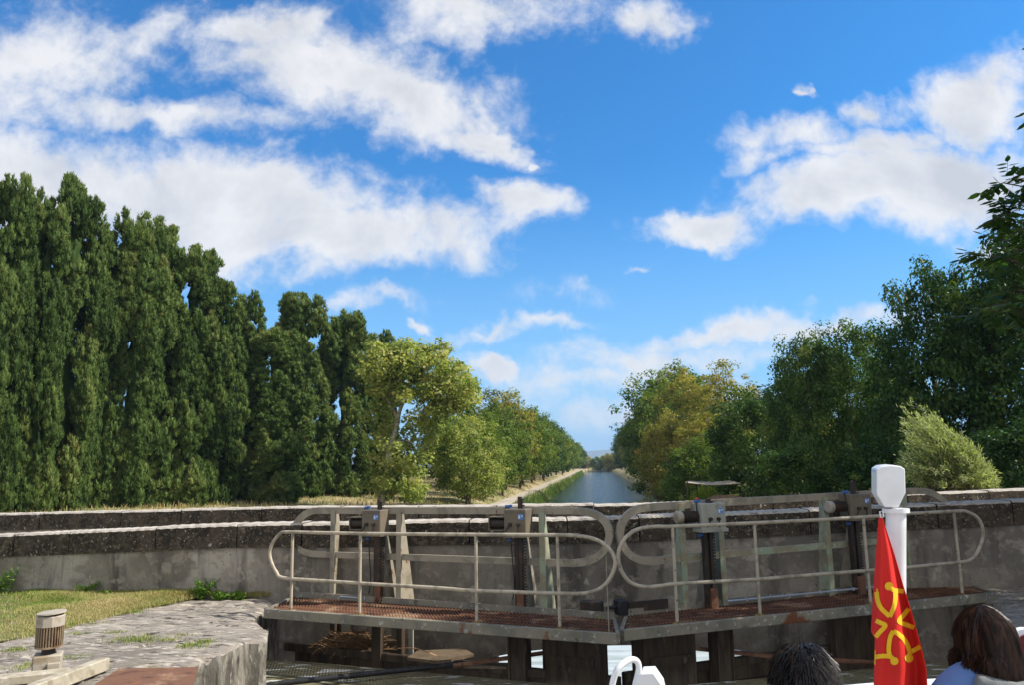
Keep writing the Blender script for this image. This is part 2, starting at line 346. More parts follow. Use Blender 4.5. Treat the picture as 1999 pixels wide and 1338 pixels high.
M['grass'] = leafmat('grass_blades', [(0,(.10,.18,.03)),(.35,(.22,.28,.06)),(.6,(.40,.37,.14)),(1,(.52,.42,.22))], .8, .3, (1.1,1.2,.7), .55)
M['dry'] = leafmat('dry_grass', [(0,(.16,.20,.06)),(.35,(.36,.30,.13)),(1,(.50,.38,.19))], .9, .2, (1.1,1.1,.8))
M['reed'] = leafmat('reed_blades', [(0,(.06,.13,.03)),(.6,(.15,.22,.06)),(1,(.3,.28,.1))], .7, .3)
# ------------------------------------------------------------------ ground beyond the bridge
AX0, AXY, AXS = 1.5, 10.9, .105          # canal axis: x = 1.5 + .105 (y - 10.9)
def axis(y): return AX0+AXS*(y-AXY)
WATER_LOW, WATER_UP, QUAY, WALK = -4.7, -2.45, -1.8, -1.75
def ground_z(u, y):
    """height at offset u from the canal axis"""
    us = np.array([-4000,-400,-60,-28,-16,-12.5,-10.6,-9.8,-7.8,-7.3,-6.9,-5.5,5.5,7.2,8.2,11,20,60,400,4000.])
    near = np.array([-2.4,-2.3,-1.9,-1.9,-2.5,-2.75,-3.1,-3.5,-3.5,-4.1,-4.9,-6,-6,-4.9,-3.9,-3.1,-2.4,-2.4,-2.6,-2.6])
    return np.interp(u, us, near)
def build_ground():
    us = np.concatenate([[-5500,-3500,-1500,-600,-250,-120,-70,-50],np.arange(-40,-13,1.5),np.arange(-13,-5,.35),[-5,0,5],np.arange(5.5,20,.7),np.arange(20,50,2),[60,90,150,300,700,1500,3500,6000]])
    vs = np.concatenate([[15.3,15.6,16,17],np.arange(18,130,1.6),np.arange(130,436,8),[438,444,460,480],[520,600,800,1200,2000,3500,5500,7400]])
    U, V = np.meshgrid(us, vs); X = AX0+AXS*(V-AXY)+U
    Zg = ground_z(U, V)+np.where(np.abs(U) > 7, (fbm(X*.35, V*.35, 4)-.45)*.35, 0)
    # keep the valley open near the bridge and close the canal far off with land
    Zg = np.where(V > 440, np.maximum(Zg, -3.2), Zg)
    n, mcols = len(vs), len(us); idx = np.arange(n*mcols).reshape(n, mcols)
    F = np.stack([idx[:-1,:-1], idx[:-1,1:], idx[1:,1:], idx[1:,:-1]], -1).reshape(-1, 4)
    gm = mat('bank_ground', (.40,.30,.175), [((.16,.17,.06),.25,.42,.6),((.42,.34,.20),.9,.5,.7),((.10,.13,.035),2.2,.56,.7)], 1, [(8,.8,.05)])
    me = np_mesh('ground', np.stack([X, V, Zg], -1).reshape(-1, 3), F)
    return tag(link_mesh('ground', me, gm, None, True), kind='structure')
build_ground()
def strip(name, u0, u1, y0, y1, dz, m, n=80, jitter=0):
    ys = y0+(y1-y0)*np.linspace(0, 1, n)**2; V = []
    for i, y in enumerate(ys):
        a = jitter*(vnoise(np.array([y*.12]), np.array([3.]))[0]-.5)
        for k in range(4):
            u = u0+(u1-u0)*k/3+a; V.append((axis(y)+u, y, dz))
    idx = np.arange(n*4).reshape(n, 4); F = np.stack([idx[:-1,:-1], idx[:-1,1:], idx[1:,1:], idx[1:,:-1]], -1).reshape(-1, 4)
    return tag(link_mesh(name, np_mesh(name, V, F), m), kind='structure')
strip('towpath', -9.75, -7.95, 18, 540, -3.40, mat('towpath_gravel', (.42,.36,.29), [((.34,.27,.19),.8,.45,.65)], .95, [(30,.4,.02)]), jitter=.0)
V = [(axis(10.2)-7.6,10.2,WATER_LOW),(axis(10.2)+7.6,10.2,WATER_LOW),(axis(600)+7.6,600,WATER_LOW),(axis(600)-7.6,600,WATER_LOW)]
V = [(-4,9.0,WATER_LOW),(8,9.0,WATER_LOW),(axis(20)+9,20,WATER_LOW),(axis(600)+8,600,WATER_LOW),(axis(600)-8,600,WATER_LOW),(axis(20)-8,20,WATER_LOW)]
me = bpy.data.meshes.new('canal_water'); me.from_pydata(V, [], [(0,1,2,3,4,5)]); tag(link_mesh('canal_water', me, M['canal']), kind='structure')
slabm = watermat('pale_water', (.50,.54,.52), .25, [(3,.4,.05),(14,.4,.02)], (.25,1.6,1), [((.30,.33,.30),2.0,.45,.65,(.2,1.8,1))])  # pale streaked sheet just above the canal water beyond the arch
me = bpy.data.meshes.new('canal_water'); me.from_pydata([(-1.5,11.0,WATER_LOW+.004),(5.5,11.0,WATER_LOW+.004),(7.5,26,WATER_LOW+.004),(-1.0,26,WATER_LOW+.004)], [], [(0,1,2,3)]); tag(link_mesh('pale_water', me, slabm), kind='structure')
# distant hills
def hills():
    n = 240; V = []; Fc = []
    for i in range(n):
        t = i/(n-1); x = -4200+9600*t
        h = 62+130*float(fbm(np.array([t*14+.4]), np.array([.3]), 4)[0])
        for k in range(6): V.append((x, 6000+k*300, -3+h*math.sin(math.pi*k/5)*1.0+(3*float(vnoise(np.array([i*.8]), np.array([k*1.3]))[0]) if 0 < k < 5 else -2)))
    idx = np.arange(n*6).reshape(n, 6); F = np.stack([idx[:-1,:-1], idx[1:,:-1], idx[1:,1:], idx[:-1,1:]], -1).reshape(-1, 4)
    hm = mat('hill_woodland', (.06,.085,.045), [((.10,.11,.06),.02,.45,.6)], 1)
    tag(link_mesh('hills', np_mesh('hills', V, F), hm, None, True), kind='structure')
hills()
# ------------------------------------------------------------------ quays, lawn and lock chamber
LEDGE = [Vector((-3.35,-6,0)),Vector((-3.45,2,0)),Vector((-3.35,5,0)),Z(352,1312,QUAY),Z(384,1291,QUAY),Z(440,1268,QUAY),Z(492,1250,QUAY),Vector((-2.68,8.7,0)),Vector((-2.85,9.3,0)),Vector((-3.25,10.0,0)),Vector((-3.35,10.9,0))]
REDGE = [Vector((5.4,-6,0)),Vector((5.3,3,0)),Vector((5.2,6.5,0)),Vector((5.15,8.0,0)),Vector((5.3,9.0,0)),Vector((5.9,9.9,0)),Vector((6.0,10.8,0))]
def quay(name, edge, side, m):
    """rough slab from the chamber edge outward; side -1 left, +1 right"""
    ys = np.concatenate([np.arange(-6, 4.5, .5), np.arange(4.5, 12.6, .035)])
    ey = np.array([p.y for p in edge]); ex = np.array([p.x for p in edge]); xe = np.interp(ys, ey, ex)
    ts = np.concatenate([np.arange(0, 3.4, .035), np.arange(3.5, 30, 1.2)])
    T, Y = np.meshgrid(ts, ys); X = xe[:, None]+side*T
    zz = (fbm(X*1.6, Y*4.2, 5, 3)-.48)*.075+(fbm(X*8, Y*17, 3, 9)-.45)*.035
    led = np.abs(fbm(X*.7+4, Y*3.0, 3, 5)-.45); zz = zz-np.where(led < .018, .045*(1-led/.018), 0)
    fade = np.clip((3.3-T)/1.0, 0, 1); zz = zz*fade
    edge_round = np.exp(-T/.05)*.03
    zz = QUAY+zz-edge_round-np.exp(-T/.25)*.02*vnoise(Y*3, Y*0+2)
    n, k = X.shape; V = np.stack([X, Y, zz], -1).reshape(-1, 3)
    idx = np.arange(n*k).reshape(n, k); F = [np.stack([idx[:-1,:-1], idx[:-1,1:], idx[1:,1:], idx[1:,:-1]], -1).reshape(-1, 4)]
    # chamber wall below the edge
    zl = np.array([-1.95,-2.1,-2.3,-2.5,-3,-5.2]); Vw = []
    for j, z in enumerate(zl):
        b = (fbm(ys*3.0, ys*0+z*1.4, 4, 21)-.5)*.16+(np.abs(np.sin(ys*7+z))*.03)
        Vw.append(np.stack([xe-side*(b-.02), ys, ys*0+z], -1))
    Vw = np.stack(Vw, 1).reshape(-1, 3); base = len(V); kk = len(zl)
    iw = base+np.arange(n*kk).reshape(n, kk)
    F.append(np.stack([iw[:-1,:-1], iw[1:,:-1], iw[1:,1:], iw[:-1,1:]], -1).reshape(-1, 4))
    top = idx[:, 0]; first = iw[:, 0]
    F.append(np.stack([top[:-1], top[1:], first[1:], first[:-1]], -1))
    me = np_mesh(name, np.concatenate([V, Vw]), np.concatenate(F)); me.materials.append(m); me.materials.append(M['wallstone'])
    mi = np.zeros(len(me.polygons), dtype=np.int32); mi[len(F[0]):] = 1; me.polygons.foreach_set('material_index', mi)
    o = bpy.data.objects.new(name, me); col.objects.link(o); me.polygons.foreach_set('use_smooth', [True]*len(me.polygons))
    return tag(o, kind='structure')
quay('left_quay', LEDGE, -1, M['stone']); quay('right_quay', REDGE, 1, M['stone'])
GB = [Z(-500,1360,QUAY),Z(0,1256,QUAY),Z(120,1232,QUAY),Z(210,1206,QUAY),Z(300,1186,QUAY),Z(400,1168,QUAY),Z(500,1168,QUAY)]   # lawn edge
GT = [Vector((-30,14.5,0)),Vector((-9,12.4,0)),Vector((-7.3,12.15,0)),Vector((-6.0,11.9,0)),Vector((-5.1,11.75,0)),Vector((-4.3,11.6,0)),Vector((-3.5,11.4,0))]
def lawn():
    V = []; n = 6
    for a, b in zip(catmull(GB, n), catmull(GT, n)):
        for k in range(12):
            t = k/11; p = Vector((a.x, a.y, 0)).lerp(Vector((b.x, b.y, 0)), t); z = QUAY+.008+.035*min(1, t*3)+.02*float(vnoise(np.array([p.x*2]), np.array([p.y*2]))[0])
            V.append((p.x, p.y, z))
    m = len(V)//12; idx = np.arange(len(V)).reshape(m, 12); F = np.stack([idx[:-1,:-1], idx[1:,:-1], idx[1:,1:], idx[:-1,1:]], -1).reshape(-1, 4)
    tag(link_mesh('lawn', np_mesh('lawn', V, F), M['soil'], None, True), kind='structure')
    return np.array(V).reshape(m, 12, 3)
LG = lawn()
def blades(base, h, w, lean=.5, var=None, segs=2):
    """grass blades: base (n,3), heights (n) -> V, F, var"""
    n = len(base); a = rng.uniform(0, 2*np.pi, n); d = np.stack([np.cos(a), np.sin(a), a*0], -1); s = np.stack([-np.sin(a), np.cos(a), a*0], -1)
    up = np.array([0, 0, 1.]); l = (lean*rng.uniform(.1, 1, n))[:, None]; h = h[:, None]; w_ = (w*rng.uniform(.6, 1.3, n))[:, None]
    mid = base+up*h*.6+d*l*h*.3; tip = base+up*h*(1-.25*l)+d*l*h
    V = np.stack([base-s*w_/2, base+s*w_/2, mid+s*w_*.4, mid-s*w_*.4, tip+s*w_*.08, tip-s*w_*.08], 1).reshape(-1, 3)
    b = np.arange(n)[:, None]*6; F = np.concatenate([b+np.array([[0,1,2,3]]), b+np.array([[3,2,4,5]])])
    if var is None: var = rng.uniform(0, 1, n)
    return V, F, np.repeat(var, 6)
def stuff(name, parts, m, label, cat):
    V = []; F = []; A = []; o = 0
    for v, f, a in parts: V.append(v); F.append(f+o); A.append(a); o += len(v)
    return tag(link_mesh(name, np_mesh(name, np.concatenate(V), np.concatenate(F), np.concatenate(A)), m), label, cat, kind='stuff')
def lawn_blades(n):
    i = rng.integers(0, LG.shape[0]-1, n*3); t = rng.uniform(0, 1, n*3); s = rng.uniform(0, 1, n*3)**.9*11; s = np.clip(s, 0, 10.99); k = s.astype(int); f = s-k
    P = (LG[i, k]*(1-f)[:, None]+LG[i, k+1]*f[:, None])*(1-t)[:, None]+(LG[i+1, k]*(1-f)[:, None]+LG[i+1, k+1]*f[:, None])*t[:, None]
    ok = (P[:, 0] > -11) & (P[:, 0] > -P[:, 1]*.95); P = P[ok][:n]
    # ragged margin
    P[:, 2] -= .01; P[:, :2] += rng.normal(0, .05, (len(P), 2)); hgt = rng.uniform(.02, .055, len(P))*(.7+.9*fbm(P[:, 0]*2, P[:, 1]*2, 3)); near = np.interp(P[:, 1], [11.0, 11.5], [1, 1.5])
    v = np.clip(fbm(P[:, 0]*1.1, P[:, 1]*2.2, 4, 5)*1.5-.17+rng.normal(0, .2, len(P)), 0, 1)
    return blades(P, hgt*near, .006, .9, v)
def tuft(c, r, n, h, w=.006):
    p = np.array(c)+np.stack([rng.normal(0, r, n), rng.normal(0, r*.55, n), np.zeros(n)], -1)
    return blades(p, rng.uniform(.4, 1, n)*h, w, 1.1, np.clip(rng.normal(.3, .2, n), 0, 1))
gp = [lawn_blades(150000)]
for (px, py, r, n, h) in [(268,1250,.16,420,.06),(185,1222,.10,200,.05),(210,1195,.07,160,.05),(375,1262,.10,260,.05),(400,1255,.06,120,.06),(150,1238,.08,140,.04),(218,1236,.08,140,.04),(30,1270,.08,160,.05),(60,1300,.05,100,.06),(258,1196,.08,160,.05),(352,1240,.07,90,.03),(30,1310,.08,160,.06),(330,1250,.05,80,.04),(140,1285,.1,160,.04)]:
    q = Z(px, py, QUAY); gp.append(tuft((q.x, q.y, QUAY-.01), r, n, h))
stuff('grass', gp, M['grass'], 'short dry and green grass between the quay stones and the curved wall', 'grass')
V = [(-4,-6,WATER_UP),(6.5,-6,WATER_UP),(6.5,10.05,WATER_UP),(5.5,9.95,WATER_UP),(1.15,8.95,WATER_UP),(-3.1,10.65,WATER_UP),(-4,10.7,WATER_UP)]
me = bpy.data.meshes.new('lock_water'); me.from_pydata(V, [], [tuple(range(7))]); tag(link_mesh('lock_water', me, M['chamber']), kind='structure')
# ------------------------------------------------------------------ road bridge with two parapets
NEAR = [(-500,13.2,1063),(0,12.2,1045),(210,11.8,1035.5),(470,11.4,1025),(830,11.05,1019),(1180,10.95,1012),(1330,10.9,1007),(1500,10.9,1000),(1700,10.9,991),(1999,11.0,979),(2500,11.6,955)]
FAR = [(-500,17.3,1014),(0,16.2,1004),(560,15.2,992),(1180,14.6,986),(1440,14.6,977),(1999,15.3,957),(2500,16,937)]
def road_bridge():
    root = empty('road_bridge', (1.5, 12.8, -4.7), 'low stone road bridge with two blackened parapets and a flat arch behind the lock gates', 'bridge')
    def dense(P, n=8): return catmull([W(*((p[0], p[2], p[1]))) for p in P], n)
    def perp(L, i):
        t = (L[min(i+1, len(L)-1)]-L[max(i-1, 0)]); t.z = 0; t.normalize(); return Vector((-t.y, t.x, 0))
    for nm, P, lab in (('near_parapet', NEAR, 'near parapet with grey cement render below a blackened stone coping'), ('far_parapet', FAR, 'far parapet of blackened stone along the other side of the road')):
        L = dense(P); mb = MB(); near = nm[0] == 'n'
        # rendered wall: thin stacked shell; holes for the arch come from stopping the wall at the arch curve
        cx = 1.45; hw, rise, spring = 2.3, .34, -2.77
        K = []
        for i, p in enumerate(L): K.append((p, perp(L, i)))
        fine = []
        for (p, n), (q, m_) in zip(K, K[1:]):
            for k in range(6): t = k/6; fine.append((p.lerp(q, t), n.lerp(m_, t).normalized()))
        fine.append(K[-1]); dep = .42
        vs = []; fs = []
        off = 0 if near else AXS*3.7
        for p, n in fine:
            dx = (p.x-cx-off)/hw
            zb = spring+rise*math.sqrt(max(0, 1-dx*dx)) if abs(dx) < 1 else -5.3
            zt = p.z-.33
            for q, z in ((p+n*.03, zb), (p+n*.03, zt), (p+n*(dep-.03), zt), (p+n*(dep-.03), zb)): vs.append((q.x, q.y, z))
        for i in range(len(fine)-1):
            for k in range(4): k2 = (k+1) % 4; fs.append((4*i+k, 4*i+4+k, 4*i+4+k2, 4*i+k2))
        mb.add(vs, fs); par = mb.build(nm, M['plaster'], root, label=lab)
        # coping blocks
        cb = MB(); ct = MB(); acc = 0; start = 0; blocks = []; target = 1.25
        for i in range(1, len(fine)):
            acc += (fine[i][0]-fine[i-1][0]).length
            if acc > target: blocks.append((start, i)); start = i; acc = 0; target = random.uniform(.9, 1.9)
        blocks.append((start, len(fine)-1))
        for a, b in blocks:
            vs = []; jz = random.uniform(-.010, .010); jd = random.uniform(-.010, .010); rows = list(range(a, b+1))
            for r_, i in enumerate(rows):
                p, n = fine[i]; t = Vector((n.y, -n.x, 0)); g = (.009 if r_ == 0 else (-.009 if i == b else 0)); p = p+t*g
                for d, z in ((jd, -.33), (jd, -.028), (jd+.028, 0), (dep-.03, .004), (dep, -.028), (dep, -.33)):
                    q = p+n*d; vs.append((q.x, q.y, p.z+z+jz+.004*math.sin(i*1.7)*(z > -.1)))
            k = 6; fs = [tuple(range(k)), tuple(reversed(range((len(rows)-1)*k, len(rows)*k)))]
            tf = []
            for i in range(len(rows)-1):
                for c in range(k):
                    c2 = (c+1) % k; f = (k*i+c, k*i+k+c, k*i+k+c2, k*i+c2)
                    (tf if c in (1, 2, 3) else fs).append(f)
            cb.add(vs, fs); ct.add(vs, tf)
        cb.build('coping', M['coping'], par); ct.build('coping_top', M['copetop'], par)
        if near: NL = fine
        else: FL = fine
    # deck and vault
    xs = np.linspace(-26, 30, 120); mb = MB(); vs = []; fs = []
    def yof(Lx, x):
        X = [p.x for p, n in Lx]; return float(np.interp(x, X, [p.y for p, n in Lx]))
    def zof(Lx, x): return float(np.interp(x, [p.x for p, n in Lx], [p.z for p, n in Lx]))
    for x in xs:
        yn, yf = yof(NL, x)+.40, yof(FL, x)+.02; z = zof(NL, x)-.95
        vs += [(x, yn, z), (x, (yn+yf)/2, z+.05), (x, yf, z)]
    for i in range(len(xs)-1):
        for k in range(2): fs.append((3*i+k, 3*i+3+k, 3*i+4+k, 3*i+1+k))
    mb.add(vs, fs); mb.build('road_deck', M['road'], root)
    mb = MB(); vs = []; fs = []; n = 24
    for i in range(n+1):
        dx = -1+2*i/n; z = -2.77+.34*math.sqrt(max(0, 1-dx*dx))
        vs += [(1.45+2.3*dx, 11.0, z+.003), (1.45+2.3*dx+AXS*3.7, 14.95, z+.003)]
    for i in range(n): fs.append((2*i, 2*i+2, 2*i+3, 2*i+1))
    for sx in (-1, 1):
        b = len(vs); x = 1.45+2.3*sx; vs += [(x,11.0,-2.767),(x+AXS*3.7,14.95,-2.767),(x+AXS*3.7,14.95,-5.3),(x,11.0,-5.3)]; fs.append((b,b+1,b+2,b+3))
    mb.add(vs, fs); mb.build('arch_vault', M['wallstone'], root)
road_bridge()
# verge on the far and near side of the bridge so no gap shows
def slab(name, pts, z, m):
    me = bpy.data.meshes.new(name); me.from_pydata([(p[0], p[1], z) for p in pts], [], [tuple(range(len(pts)))]); return tag(link_mesh(name, me, m), kind='structure')
slab('ground_left', [(-60,-40),(-12,-40),(-12,13.0),(-60,16.5)], -1.83, M['soil'])
# ------------------------------------------------------------------ lock gates
def lerpx(tab, x):
    return float(np.interp(x, [t[0] for t in tab], [t[1] for t in tab]))
def gate(side):
    if side < 0:
        F0, F1 = Z(521,1190,WALK), Z(1206,1238,WALK); B0, B1 = Z(573,1165,WALK), Z(1199,1209,WALK)
        lab = 'left lock gate leaf in sun with rusty grated walkway and looped pale handrails'
    else:
        F0, F1 = Z(1213,1231,WALK), Z(1937,1158,WALK); B0, B1 = Z(1223,1202,WALK), Z(1875,1134,WALK)
        lab = 'right lock gate leaf in shade with green flaking frame and looped handrails'
    mid = (F0+F1+B0+B1)/4
    root = empty('lock_gate', (mid.x, mid.y, WATER_LOW), lab, 'lock gate', 'pair of lock gate leaves')
    d = (F1-F0); d.z = 0; L = d.length; ex = d.normalized(); back = Vector((-ex.y, ex.x, 0)); UPZ = Vector((0, 0, 1))
    def onplane(px, py, p0, n):      # where a sight line meets the vertical plane through p0 with normal n
        r = ray(px, py); return r*(p0.dot(n)/r.dot(n))
    # walkway grating
    mb = MB(); fr = (B0-F0); n = int(L/.045); sk = .30/L
    for i in range(1, n):
        t = i/n
        for q in (sk, -sk):
            t2 = t+q; e = 1.0
            if t2 > 1: e = (1-t)/q
            if t2 < 0: e = t/-q
            a = F0.lerp(F1, t); b = B0.lerp(B1, t+q*e); b = F0.lerp(F1, t+q*e).lerp(b, e)
            mb.bar(a+UPZ*(-.014-.002*(q > 0)), b+UPZ*(-.014-.002*(q > 0)), .006, .020)
    k = 5
    for j in range(1, k):
        s = j/k; mb.bar(F0.lerp(B0, s)+UPZ*-.010, F1.lerp(B1, s)+UPZ*-.010, .006, .012)
    # diamond bars
    mb.build('walkway_grating', M['rust'], root)
    fm = MB(); o = back*-.03
    fm.bar(F0+o+UPZ*-.048, F1+o+UPZ*-.048, .055, .115, bev=.006)
    # welded joint plates
    fas = fm.build('fascia_beam', M['fascia'], root, True)
    bm_ = MB(); bm_.bar(B0+back*.02+UPZ*.012, B1+back*.02+UPZ*.012, .02, .10)
    bm_.bar(B0+back*-.005+UPZ*-.065, B1+back*-.005+UPZ*-.065, .05, .05)
    bm_.build('rear_kerb', M['fascia'], root)
    em = MB(); ex0 = (B0-F0).normalized(); ex1 = (B1-F1).normalized()
    em.bar(F0+UPZ*-.048, B0+UPZ*-.048, .04, .10); em.build('end_beam', M['fascia'], root)
    em = MB(); em.bar(F1+UPZ*-.048, B1+UPZ*-.048, .04, .10); em.build('end_beam', M['fascia'], root)
    # handrail in the plane of the front beam
    nf = back; pf = F0+back*.01
    if side < 0:
        posts = [(568,1190),(702,1204),(931,1223),(1093,1232)]
        loop = [(1093,1046),(930,1045),(800,1044),(702,1043),(568,1040),(546,1044),(530,1066),(527,1088),(539,1117),(562,1131),(702,1140),(850,1149),(930,1155),(1093,1160),(1150,1158),(1184,1140),(1201,1101),(1187,1070),(1155,1052),(1112,1046)]
    else:
        posts = [(1322,1213),(1484,1200),(1700,1181),(1879,1163)]
        loop = [(1316,1029),(1284,1029),(1250,1033),(1224,1048),(1208,1077),(1211,1111),(1230,1138),(1259,1147),(1290,1145),(1322,1141),(1484,1132),(1620,1121),(1711,1114),(1772,1109),(1873,1099),(1899,1090),(1914,1066),(1919,1040),(1910,1014),(1889,1001),(1868,999),(1772,1004),(1711,1009),(1620,1015),(1480,1022)]
    P = [onplane(x, y, pf, nf) for x, y in loop]
    P2 = []
    m_ = len(P)
    for i in range(m_):
        a, b, c, e = P[i-1], P[i], P[(i+1) % m_], P[(i+2) % m_]
        if (c-b).length > .6: P2 += [b, b.lerp(c, .1), b.lerp(c, .5), b.lerp(c, .9)]; continue
        for q in range(5):
            t = q/5; P2.append(.5*((2*b)+(c-a)*t+(2*a-5*b+4*c-e)*t*t+(3*b-a-3*c+e)*t**3))
    tb = MB(); tb.tube(P2, .0215, 10, closed=True); tb.build('handrail', M['rail'], root, True)
    def topz(x):
        t = [(q[0], q[1]) for q in loop if q[1] < (1060 if side < 0 else 1050) and q[0] not in ()]
        t = sorted(t); return lerpx(t, x)
    for (x, y) in posts:
        b = onplane(x, y, pf, nf); b.z = WALK-.01
        # straight up to the rail
        r = onplane(x, topz(x)+1, pf, nf); top = Vector((b.x, b.y, r.z)); pb = MB()
        pb.tube([b, top], .0185, 10); po = pb.build('rail_post', M['rail'], root, True); pb = MB(); pb.box(b+UPZ*.016, .05, .035, .006, math.atan2(ex.y, ex.x), .003); pb.tube([b+UPZ*.02, b+UPZ*.04], [.026, .020], 10); pb.build('base_plate', M['postbase'], po)
    # rear frame, flat bars in the plane of the gate body
    pr = B0+back*.09
    if side < 0:
        ring = [(1115,1101),(1150,1096),(1178,1078),(1190,1048),(1183,1022),(1160,1005),(1115,998),(1000,998),(850,998),(720,998),(625,998),(598,1004),(580,1022),(573,1044),(583,1068),(604,1081),(640,1083)]
        lower = [(640,1084),(850,1091),(1065,1099),(1120,1101)]; ups = [(651,1168),(781,1180),(1064,1193)]
        green = [False, False, True]
    else:
        ring = [(1300,1094),(1258,1096),(1226,1082),(1210,1050),(1217,1017),(1240,997),(1275,991),(1320,988),(1410,982),(1500,977),(1620,970),(1779,960),(1820,965),(1852,992),(1856,1022),(1838,1044),(1808,1052),(1760,1053)]
        lower = [(1300,1094),(1450,1080),(1620,1066),(1780,1052)]; ups = [(1337,1189),(1413,1182),(1622,1160),(1777,1141)]
        green = [True, True, True, True]
    RG = [onplane(x, y, pr, nf) for x, y in ring]
    sm = []
    for i in range(len(RG)-1):
        a = RG[max(i-1, 0)]; b = RG[i]; c = RG[i+1]; e = RG[min(i+2, len(RG)-1)]
        if (c-b).length > .5: sm += [b, b.lerp(c, .5)]; continue
        for q in range(4):
            t = q/4; sm.append(.5*((2*b)+(c-a)*t+(2*a-5*b+4*c-e)*t*t+(3*b-a-3*c+e)*t**3))
    sm.append(RG[-1])
    fb = MB(); fb.sweep(sm, nf, .088, .05); fb.build('rear_frame', M['paint'], root, label='pale looped top frame behind the walkway')
    fb = MB(); fb.sweep([onplane(x, y, pr-back*.004, nf) for x, y in lower], nf, .080, .042); fb.build('middle_bar', M['green'] if side > 0 else M['paint'], root)
    for (x, y), gr in zip(ups, green):
        b = onplane(x, y, pr, nf); tz = onplane(x, topz(x)-44 if side < 0 else topz(x)-44, pr, nf).z
        ub = MB(); q0 = Vector((b.x, b.y, WALK-.05))+back*.012; q1 = Vector((b.x, b.y, tz))+back*.012
        ub.bar(q0-back*.04, q1-back*.04, .075, .03, up=back)
        # tapering fin behind the upright
        e0 = q0-ex*.008+back*.0; f = .34 if side < 0 else .20
        ub.poly([e0, e0+back*f, Vector((q1.x, q1.y, q1.z))-ex*.008+back*.06, Vector((q1.x, q1.y, q1.z))-ex*.008], ex*.016)
        ub.build('upright', M['green'] if gr else M['paint'], root)
        # timber post continuing under the walkway into the water
        lb = MB(); c0 = Vector((b.x, b.y, WALK-.16))+back*.03; c1 = Vector((b.x, b.y, -4.2))+back*.03
        lb.bar(c0, c1, .085, .10, up=back, bev=.008); lb.build('timber_post', M['timber'], root)
        lb = MB(); fw = .15 if (side < 0 and x == 651) else .07; lb.bar(c0+ex*(.065+fw/2)+back*.08, c1+ex*(.065+fw/2)+back*.08, fw, .02, up=back); lb.build('flange_plate', M['gearbox2'], root)
    # planking with its top just over the water
    pl = MB(); G0 = B0+back*.12; G1 = B1+back*.12
    G0 = Vector((G0.x, G0.y, 0))-ex*.15*(side < 0); G1 = Vector((G1.x, G1.y, 0))+ex*.15*(side > 0)
    zt = WATER_UP+.035
    for k_ in range(9):
        z = zt-.12-.25*k_; pl.bar(G0+UPZ*z+back*random.uniform(0, .01), G1+UPZ*z+back*random.uniform(0, .01), .12, .243, bev=.008)
    pl.build('planking', M['timber'], root)
    wb = MB(); wb.bar(G0+UPZ*(zt-.02)-back*.09, G1+UPZ*(zt-.02)-back*.09, .06, .10, bev=.01); wb.build('waling_beam', M['timber'], root)
    # mitre post box near the centre
    mbx = MB()
    cxp = (1124, 1250) if side < 0 else (1294, 1240)
    c = onplane(cxp[0], cxp[1], B0-back*.22, nf); wid = .33 if side < 0 else .335
    mbx.frame(Vector((c.x, c.y, -2.35)), ex, back, UPZ, wid, .16, .42, .02)
    mbx.frame(Vector((c.x, c.y, -2.2))-back*.17, ex, back, UPZ, wid*.8, .012, .05)
    mbx.build('mitre_box', M['timber'], root, label='dark wet timber box under the walkway end')
    # heavy post
    hx = (1015, 1255) if side < 0 else (1404, 1235)
    c = onplane(hx[0], hx[1], B0-back*.1, nf); hp = MB(); hp.frame(Vector((c.x, c.y, -2.3)), ex, back, UPZ, .115, .08, .42, .012)
    for s_ in (-1, 1): hp.frame(Vector((c.x, c.y, -2.3))+ex*.10*s_-back*.09, ex, back, UPZ, .012, .03, .42)
    hp.build('timber_post', M['timber'], root)
    if side > 0:
        c = onplane(1690, 1220, B0+back*.02, nf); hp = MB(); hp.frame(Vector((c.x, c.y, -2.35)), ex, back, UPZ, .55, .06, .5, .01); hp.build('heel_recess_dark', M['timber'], root)  # shade of the heel recess put in as a dark panel
    # conduit on the rear kerb
    cd_ = MB(); s0, s1 = ((664,1166),(1125,1194)) if side < 0 else ((1420,1175),(1705,1147))
    a = onplane(*s0, B0-back*.02, nf); b = onplane(*s1, B0-back*.02, nf); cd_.tube([a, a.lerp(b, .5)+UPZ*-.004, b], .013, 8)
    for t in (.12, .4, .62, .85): cd_.box(a.lerp(b, t), .010, .02, .02, math.atan2(ex.y, ex.x))
    cd_.build('conduit', M['conduit'], root, True)
    # paddle gear units
    units = [(733,1021,744,977,1186,745), (1012,1021,1018,971,1207,1016)] if side < 0 else [(1384,1010,1385,975,1190,1386), (1670,990,1666,941,1165,1680)]
    for ui, (bx, by, rtx, rty, rby, cxr) in enumerate(units):
        pg = B0-back*.04; mm = M['gearbox'] if (side < 0 or ui) else M['gearbox2']
        c = onplane(bx, by, pg, nf); g_ = MB(); hw = .145 if side < 0 else .17
        g_.frame(c, ex, back, UPZ, hw, .11, .165, .008)
        for q in (-.8, -.3, .25, .75): g_.frame(c+ex*hw*q+UPZ*.135-back*.113, ex, back, UPZ, .010, .006, .010)
        g_.frame(c+UPZ*-.155-back*.02, ex, back, UPZ, hw*1.1, .10, .02)
        gear = g_.build('paddle_gear', mm, root, label='grey steel paddle gear box with dark rack through it')
        h_ = MB(); h_.tube([c-ex*.06-back*.108-UPZ*.02, c-ex*.06-back*.145-UPZ*.02], .022, 12)
        h_.bar(c-ex*.07-back*.14-UPZ*.03, c-ex*.12-back*.14-UPZ*.11, .012, .014, up=back); h_.build('crank_socket', M['darkmetal'], gear, True); h_ = MB(); h_.tube([c+ex*.05-back*.108-UPZ*.02, c+ex*.05-back*.15-UPZ*.02], .018, 12)
